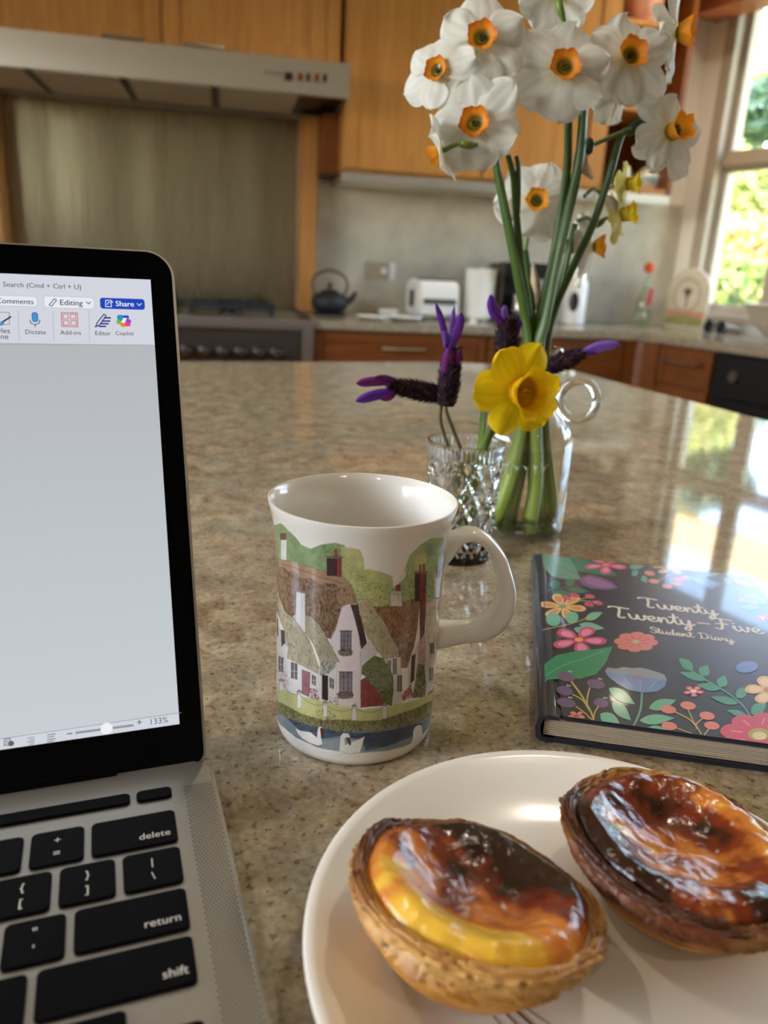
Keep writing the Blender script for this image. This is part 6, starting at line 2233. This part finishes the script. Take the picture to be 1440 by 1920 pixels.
def stalk(t, path, rad, name='stem', mat=None, n=8, flat=None):
    P_ = catmull([pt(q) for q in path], 6)
    if not np.isscalar(rad):
        rad = np.interp(np.linspace(0, 1, len(P_)), np.linspace(0, 1, len(rad)), rad)
        rad = list(rad)
    mb = MB().tube(P_, rad, n, flat=flat)
    if mat is None:
        # stalks pale to yellow-green towards the cut end
        hi, lo = np.array(lin((62, 86, 28))), np.array(lin((150, 168, 58)))
        for i, p in enumerate(mb.v):
            k = float(smooth(0.02, 0.125, p[2]))
            mb.c[i] = tuple((lo*(1-k)+hi*k)*(0.86+0.28*((i*37) % n)/n))
        return mb.build(name, M['stem'], t, smooth_angle=60, world=True, colors=True)
    return mb.build(name, mat, t, smooth_angle=60, world=True)


def neck(t, P0, n, node, r=0.0016):
    """tube behind the flower that bends down to its node, with the ovary"""
    a = P0-n*0.0005
    b = P0-n*0.012
    c = P0-n*0.020+np.array((0, 0, -0.004))
    nd = pt(node)
    P_ = catmull([a, b, c, (c+nd)/2+np.array((0, 0, 0.004)), nd], 6)
    rad = [0.0026 if 8 <= i <= 13 else r for i in range(len(P_))]
    MB().tube(P_, rad, 8).build('flower_stalk', M['stem_y'], t, smooth_angle=60, world=True)


def daffodil(label, stem_path, rad, flowers, node, seed):
    base = pt(stem_path[-1])
    t = thing('daffodil', label, 'flower', base, 0, 'daffodils in the glass jug')
    stalk(t, stem_path, rad, flat=0.7)
    for i, fl in enumerate(flowers):
        rng = random.Random(seed*31+i)
        px, py, Yd, Rpx, fc, roll = fl[:6]
        kw = fl[6] if len(fl) > 6 else {}
        P0 = PY(px, py, Yd)
        n = cvec(*fc)
        Rw = Rpx/FPX*((P0-CAMP) @ _F)
        nodei = kw.pop('node', node)
        blossom(t, P0, n, Rw, roll, rng, **kw)
        neck(t, P0, n, nodei)
    return t


daffodil('stem with a left cluster of white daffodils with orange cups',
         [(930, 300, .575), (938, 350, .577), (962, 470, .58), (984, 590, .585), (990, 650, .584), (985, 760, .582), (955, 900, .578), (922, 982, .572)], [0.0030, 0.0040, 0.0046, 0.0050, 0.0066, 0.0082],
         [(903, 72, .555, 92, (-0.10, 0.05, 1), 2),
          (820, 133, .565, 74, (-0.52, 0.06, 1), 20),
          (890, 232, .545, 92, (-0.22, 0.10, 1), -12),
          (828, 284, .545, 62, (-0.86, 0.22, -0.42), 25, dict(cupcol='amber', reflex=-0.12, cup=(0.32, 0.34)))],
         (930, 300, .575), 1)
daffodil('tall stem with white daffodils at the top centre',
         [(1094, 205, .58), (1086, 300, .58), (1064, 400, .58), (1045, 480, .58), (1022, 600, .58), (1010, 650, .58), (1004, 780, .578), (1005, 900, .574), (992, 985, .568)], [0.0040, 0.0052, 0.0058, 0.0070, 0.0084],
         [(1058, 127, .55, 96, (0.0, 0.04, 1), 8),
          (1180, 106, .565, 92, (0.22, 0.02, 1), -4, dict(cup=(0.31, 0.22))),
          (1045, -8, .59, 72, (0.05, -0.65, -0.7), 30, dict(reflex=-0.2)),
          (1268, 62, .585, 82, (0.85, 0.12, 0.42), 12, dict(cupcol='amber', cup=(0.34, 0.36), reflex=-0.1)),
          (1160, 172, .60, 66, (0.6, 0.5, 0.6), 0, dict(cupcol='soft'))],
         (1094, 205, .58), 2)
daffodil('stem bent to the right with one white daffodil beside the window',
         [(1184, 243, .585), (1164, 256, .587), (1144, 325, .588), (1112, 420, .588), (1070, 510, .59), (1040, 580, .59), (1024, 650, .588), (1020, 780, .588), (1032, 900, .588), (1038, 978, .586)], [0.0036, 0.0040, 0.0044, 0.0046, 0.0060, 0.0074],
         [(1258, 248, .575, 82, (0.48, 0.10, 1), 14, dict(cup=(0.30, 0.42), cupcol='amber', broad=0.38, node=(1184, 243, .585)))],
         (1184, 243, .585), 3)
daffodil('stem with one small white daffodil low between the green stalks',
         [(985, 470, .612), (996, 560, .60), (1002, 650, .592), (998, 780, .59), (976, 900, .585), (958, 984, .580)], [0.0030, 0.0036, 0.0040, 0.0046],
         [(1006, 377, .60, 76, (-0.04, 0.05, 1), 25, dict(cupcol='amber', cup=(0.28, 0.16), node=(985, 470, .612)))],
         (985, 470, .612), 4)
daffodil('stem with pale yellow daffodils seen from the side at the right',
         [(1078, 420, .605), (1060, 500, .603), (1038, 590, .60), (1016, 650, .594), (1012, 800, .594), (1018, 984, .592)], [0.0030, 0.0036, 0.0040, 0.0044],
         [(1176, 345, .61, 44, (0.82, 0.1, 0.5), 20, dict(kind='cream', cupcol='soft', cup=(0.42, 0.5), node=(1096, 368, .605))),
          (1166, 403, .61, 50, (0.82, 0.0, 0.5), 50, dict(kind='cream', cupcol='soft', cup=(0.40, 0.5), node=(1084, 414, .605))),
          (1112, 462, .62, 72, (0.85, 0.05, 0.3), 35, dict(cupcol='amber', cup=(0.3, 0.3), node=(1064, 452, .605), reflex=-0.35))],
         (1078, 420, .605), 5)
dafs = [o for o in bpy.data.objects if o.name.startswith('daffodil')]
tH = dafs[2]
stalk(tH, [(1184, 243, .585), (1150, 255, .586), (1112, 272, .587)], [0.0018, 0.0016, 0.0016], 'side_shoot', M['stem_y'])
MB().lathe([(0, -0.006), (0.003, -0.004), (0.0042, 0), (0.003, 0.005), (0, 0.007)], 12, tuple(PY(1104, 276, .587))).build('bud', M['bud'], tH, smooth_angle=180, world=True)
stalk(tH, [(1214, 240, .583), (1196, 236, .585), (1176, 250, .586)], [0.0026, 0.0048, 0.0030], 'ovary', M['bud'])


def bract(t, path, w):
    P_ = catmull([pt(q) for q in path], 4)
    rows = []
    for i, p in enumerate(P_):
        u = i/(len(P_)-1)
        ww = w*math.sin(math.pi*(u*0.92+0.04))**0.8
        rows.append([p+_R*ww*v+_F*ww*0.6*abs(v) for v in (-1, -0.5, 0, 0.5, 1)])
    MB().grid(rows).build('papery_bract', M['bract'], t, smooth_angle=180, world=True)


bract(tH, [(1098, 270, .586), (1090, 300, .583), (1112, 336, .58)], 0.006)
bract(dafs[4], [(1130, 362, .60), (1148, 372, .598), (1154, 398, .597)], 0.005)
bract(dafs[3], [(958, 372, .60), (960, 400, .60), (956, 418, .60)], 0.004)
bract(dafs[4], [(1000, 490, .60), (1006, 550, .598), (1000, 600, .596)], 0.0042)
# extra bare stalks of the left cluster
stalk(dafs[0], [(952, 290, .578), (962, 330, .58), (968, 400, .582), (976, 500, .585), (990, 600, .588), (998, 650, .588), (1000, 780, .587), (1000, 900, .584), (1010, 984, .58)], [0.0020, 0.0026, 0.0040, 0.0046, 0.0050], 'stalk')
stalk(dafs[0], [(968, 292, .579), (972, 320, .58), (970, 400, .582)], [0.0016, 0.0020, 0.0022], 'stalk')
stalk(dafs[1], [(1066, 212, .582), (1062, 330, .585), (1040, 470, .587), (1010, 600, .587), (996, 650, .588), (985, 800, .588), (948, 985, .584)], [0.0030, 0.0034, 0.0036, 0.0040], 'stalk')

# yellow daffodil in the tumbler
YB = (866, 1018, .528)
t = thing('daffodil', 'bright yellow daffodil leaning out of the crystal tumbler', 'flower', pt(YB))
P0 = PY(992, 737, .475)
nY = cvec(0.42, 0.26, 1)
RwY = 92/FPX*((P0-CAMP) @ _F)
blossom(t, P0-nY*0.010, nY, RwY, 22, random.Random(77), kind='yellow', cup=(0.50, 0.62), cupcol='yellow', reflex=0.02, broad=0.40)
stalk(t, [(968, 730, .492), (955, 740, .505), (928, 790, .515), (900, 860, .522), (880, 940, .527), YB], [0.0024, 0.0030, 0.0040, 0.0044], 'stem')
for path in ([(905, 712, .522), (908, 760, .524), (898, 850, .527), (880, 930, .528), (862, 1012, .530)], [(938, 745, .53), (926, 790, .53), (902, 850, .531), (880, 930, .531), (858, 1008, .532)]):
    stalk(t, path, [0.0022, 0.0042, 0.0046, 0.0044], 'leaf', flat=0.45)

# ------------------------------------------------------------------ lavender
M['spike'] = attr_mat('lavender_spike', 0.75, spec=0.2)
M['ear'] = attr_mat('lavender_bract', 0.6, spec=0.2, transl=0.3)
M['lstem'] = plain('lavender_stem', (112, 104, 76), 0.7, var=0.2)


def lavender(label, base_px, tip_px, Yd, wpx, stem_path, ears, seed):
    rng = random.Random(seed)
    t = thing('lavender_sprig', label, 'lavender', pt(stem_path[-1]), 0, 'lavender sprigs in the crystal tumbler')
    stalk(t, stem_path, [0.0013, 0.0014, 0.0016], 'stem', M['lstem'])
    A, B = PY(base_px[0], base_px[1], Yd), PY(tip_px[0], tip_px[1], Yd)
    d = B-A
    Ln = np.linalg.norm(d)
    d = d/Ln
    e1 = np.cross(d, -_F); e1 /= np.linalg.norm(e1)
    e2 = np.cross(d, e1)
    rad = wpx/2/FPX*((A-CAMP) @ _F)
    mb = MB()
    prof = lambda u: rad*0.92*(0.55+0.45*math.sin(math.pi*min(1, 0.2+u*0.75)))
    mb.tube([A+d*Ln*u for u in np.linspace(0, 1, 9)], [prof(u) for u in np.linspace(0, 1, 9)], 12, lin((34, 20, 26)))
    nr_ = max(8, int(Ln/0.0020))
    for i in range(nr_):
        u = (i+0.5)/nr_
        for k in range(13):
            q = 2*math.pi*(k+0.5*(i % 2))/13+rng.uniform(-0.12, 0.12)
            o = math.cos(q)*e1+math.sin(q)*e2
            sdv = np.cross(d, o)
            r = prof(u)
            p = A+d*(Ln*u)+o*r*0.92
            s = rad*0.30*rng.uniform(0.7, 1.25)
            c = np.array(lin(rng.choice([(44, 26, 34), (58, 36, 44), (30, 18, 22), (72, 50, 56), (52, 28, 50)])))
            tipp = p+o*s*0.9+d*s*1.3
            mb.add([p-sdv*s*0.55, p+sdv*s*0.55, tipp+sdv*s*0.28, tipp-sdv*s*0.28, p+o*s*0.45+d*s*0.4], [(0, 1, 4), (1, 2, 4), (2, 3, 4), (3, 0, 4)], tuple(c))
    sp = mb.build('flower_spike', M['spike'], t, smooth_angle=0, colors=True, world=True)
    for (ax, ay), (bx, by), w, col in ears:
        a, b = PY(ax, ay, Yd-0.003), PY(bx, by, Yd-0.006)
        rows, cols = [], []
        dd = b-a
        ww = w/2/FPX*((a-CAMP) @ _F)
        sdv = np.cross(dd, -_F); sdv /= np.linalg.norm(sdv)
        bend = rng.uniform(-0.12, 0.12)*np.linalg.norm(dd)
        for i in range(12):
            u = i/11
            wd = ww*(0.42+0.58*math.sin(math.pi*min(1, 0.05+u*0.86))**0.9)*(1-smooth(0.86, 1, u)*0.75)
            rr_, cc_ = [], []
            for v in np.linspace(-1, 1, 7):
                p = a+dd*u+sdv*(wd*v+bend*math.sin(math.pi*u))-_F*(wd*0.5*(1-v*v)+0.08*wd*math.sin(9*u+4*v))
                rr_.append(p)
                vein = 0.72 if abs(v) < 0.2 else 1.0
                cc_.append(np.array(lin(col))*vein*(0.85+0.35*abs(v)))
            rows.append(rr_); cols.append(cc_)
        MB().grid(rows, cols).build('ear', M['ear'], t, smooth_angle=180, colors=True, world=True)
    return t


VI, MG, LV = (100, 48, 146), (112, 40, 108), (124, 88, 176)
lavender('upright lavender sprig with tall purple ears, left in the tumbler', (836, 760), (850, 652), .500, 42,
         [(836, 758, .500), (838, 775, .502), (852, 812, .510), (868, 862, .518), (862, 930, .524), (850, 1015, .527)],
         [((838, 660), (817, 569), 13, VI), ((846, 650), (852, 574), 10, LV), ((842, 655), (866, 586), 21, VI), ((835, 650), (832, 620), 14, LV), ((834, 708), (842, 652), 24, MG), ((842, 700), (864, 656), 22, MG)], 1)
lavender('lavender sprig pointing left over the mug', (838, 742), (728, 722), .507, 38,
         [(838, 742, .507), (828, 760, .508), (826, 790, .511), (838, 830, .516), (858, 890, .524), (870, 1012, .530)],
         [((732, 716), (668, 719), 19, MG), ((738, 732), (667, 752), 20, VI), ((744, 714), (702, 708), 12, (90, 40, 90)), ((742, 738), (712, 748), 12, MG)], 2)
lavender('lavender sprig standing behind the yellow daffodil', (950, 672), (952, 598), .535, 46,
         [(950, 672, .535), (946, 720, .534), (930, 780, .532), (905, 850, .531), (886, 930, .532), (874, 1008, .534)],
         [((944, 606), (919, 553), 22, VI), ((952, 604), (946, 572), 14, LV), ((966, 625), (976, 600), 14, (84, 40, 120))], 3)
lavender('lavender sprig pointing right with one long violet ear', (1026, 690), (1088, 663), .530, 36,
         [(1026, 690, .530), (1006, 700, .530), (970, 730, .530), (925, 790, .529), (896, 860, .528), (880, 940, .529), (864, 1010, .532)],
         [((1086, 664), (1163, 645), 20, LV), ((1080, 668), (1120, 662), 12, VI)], 4)
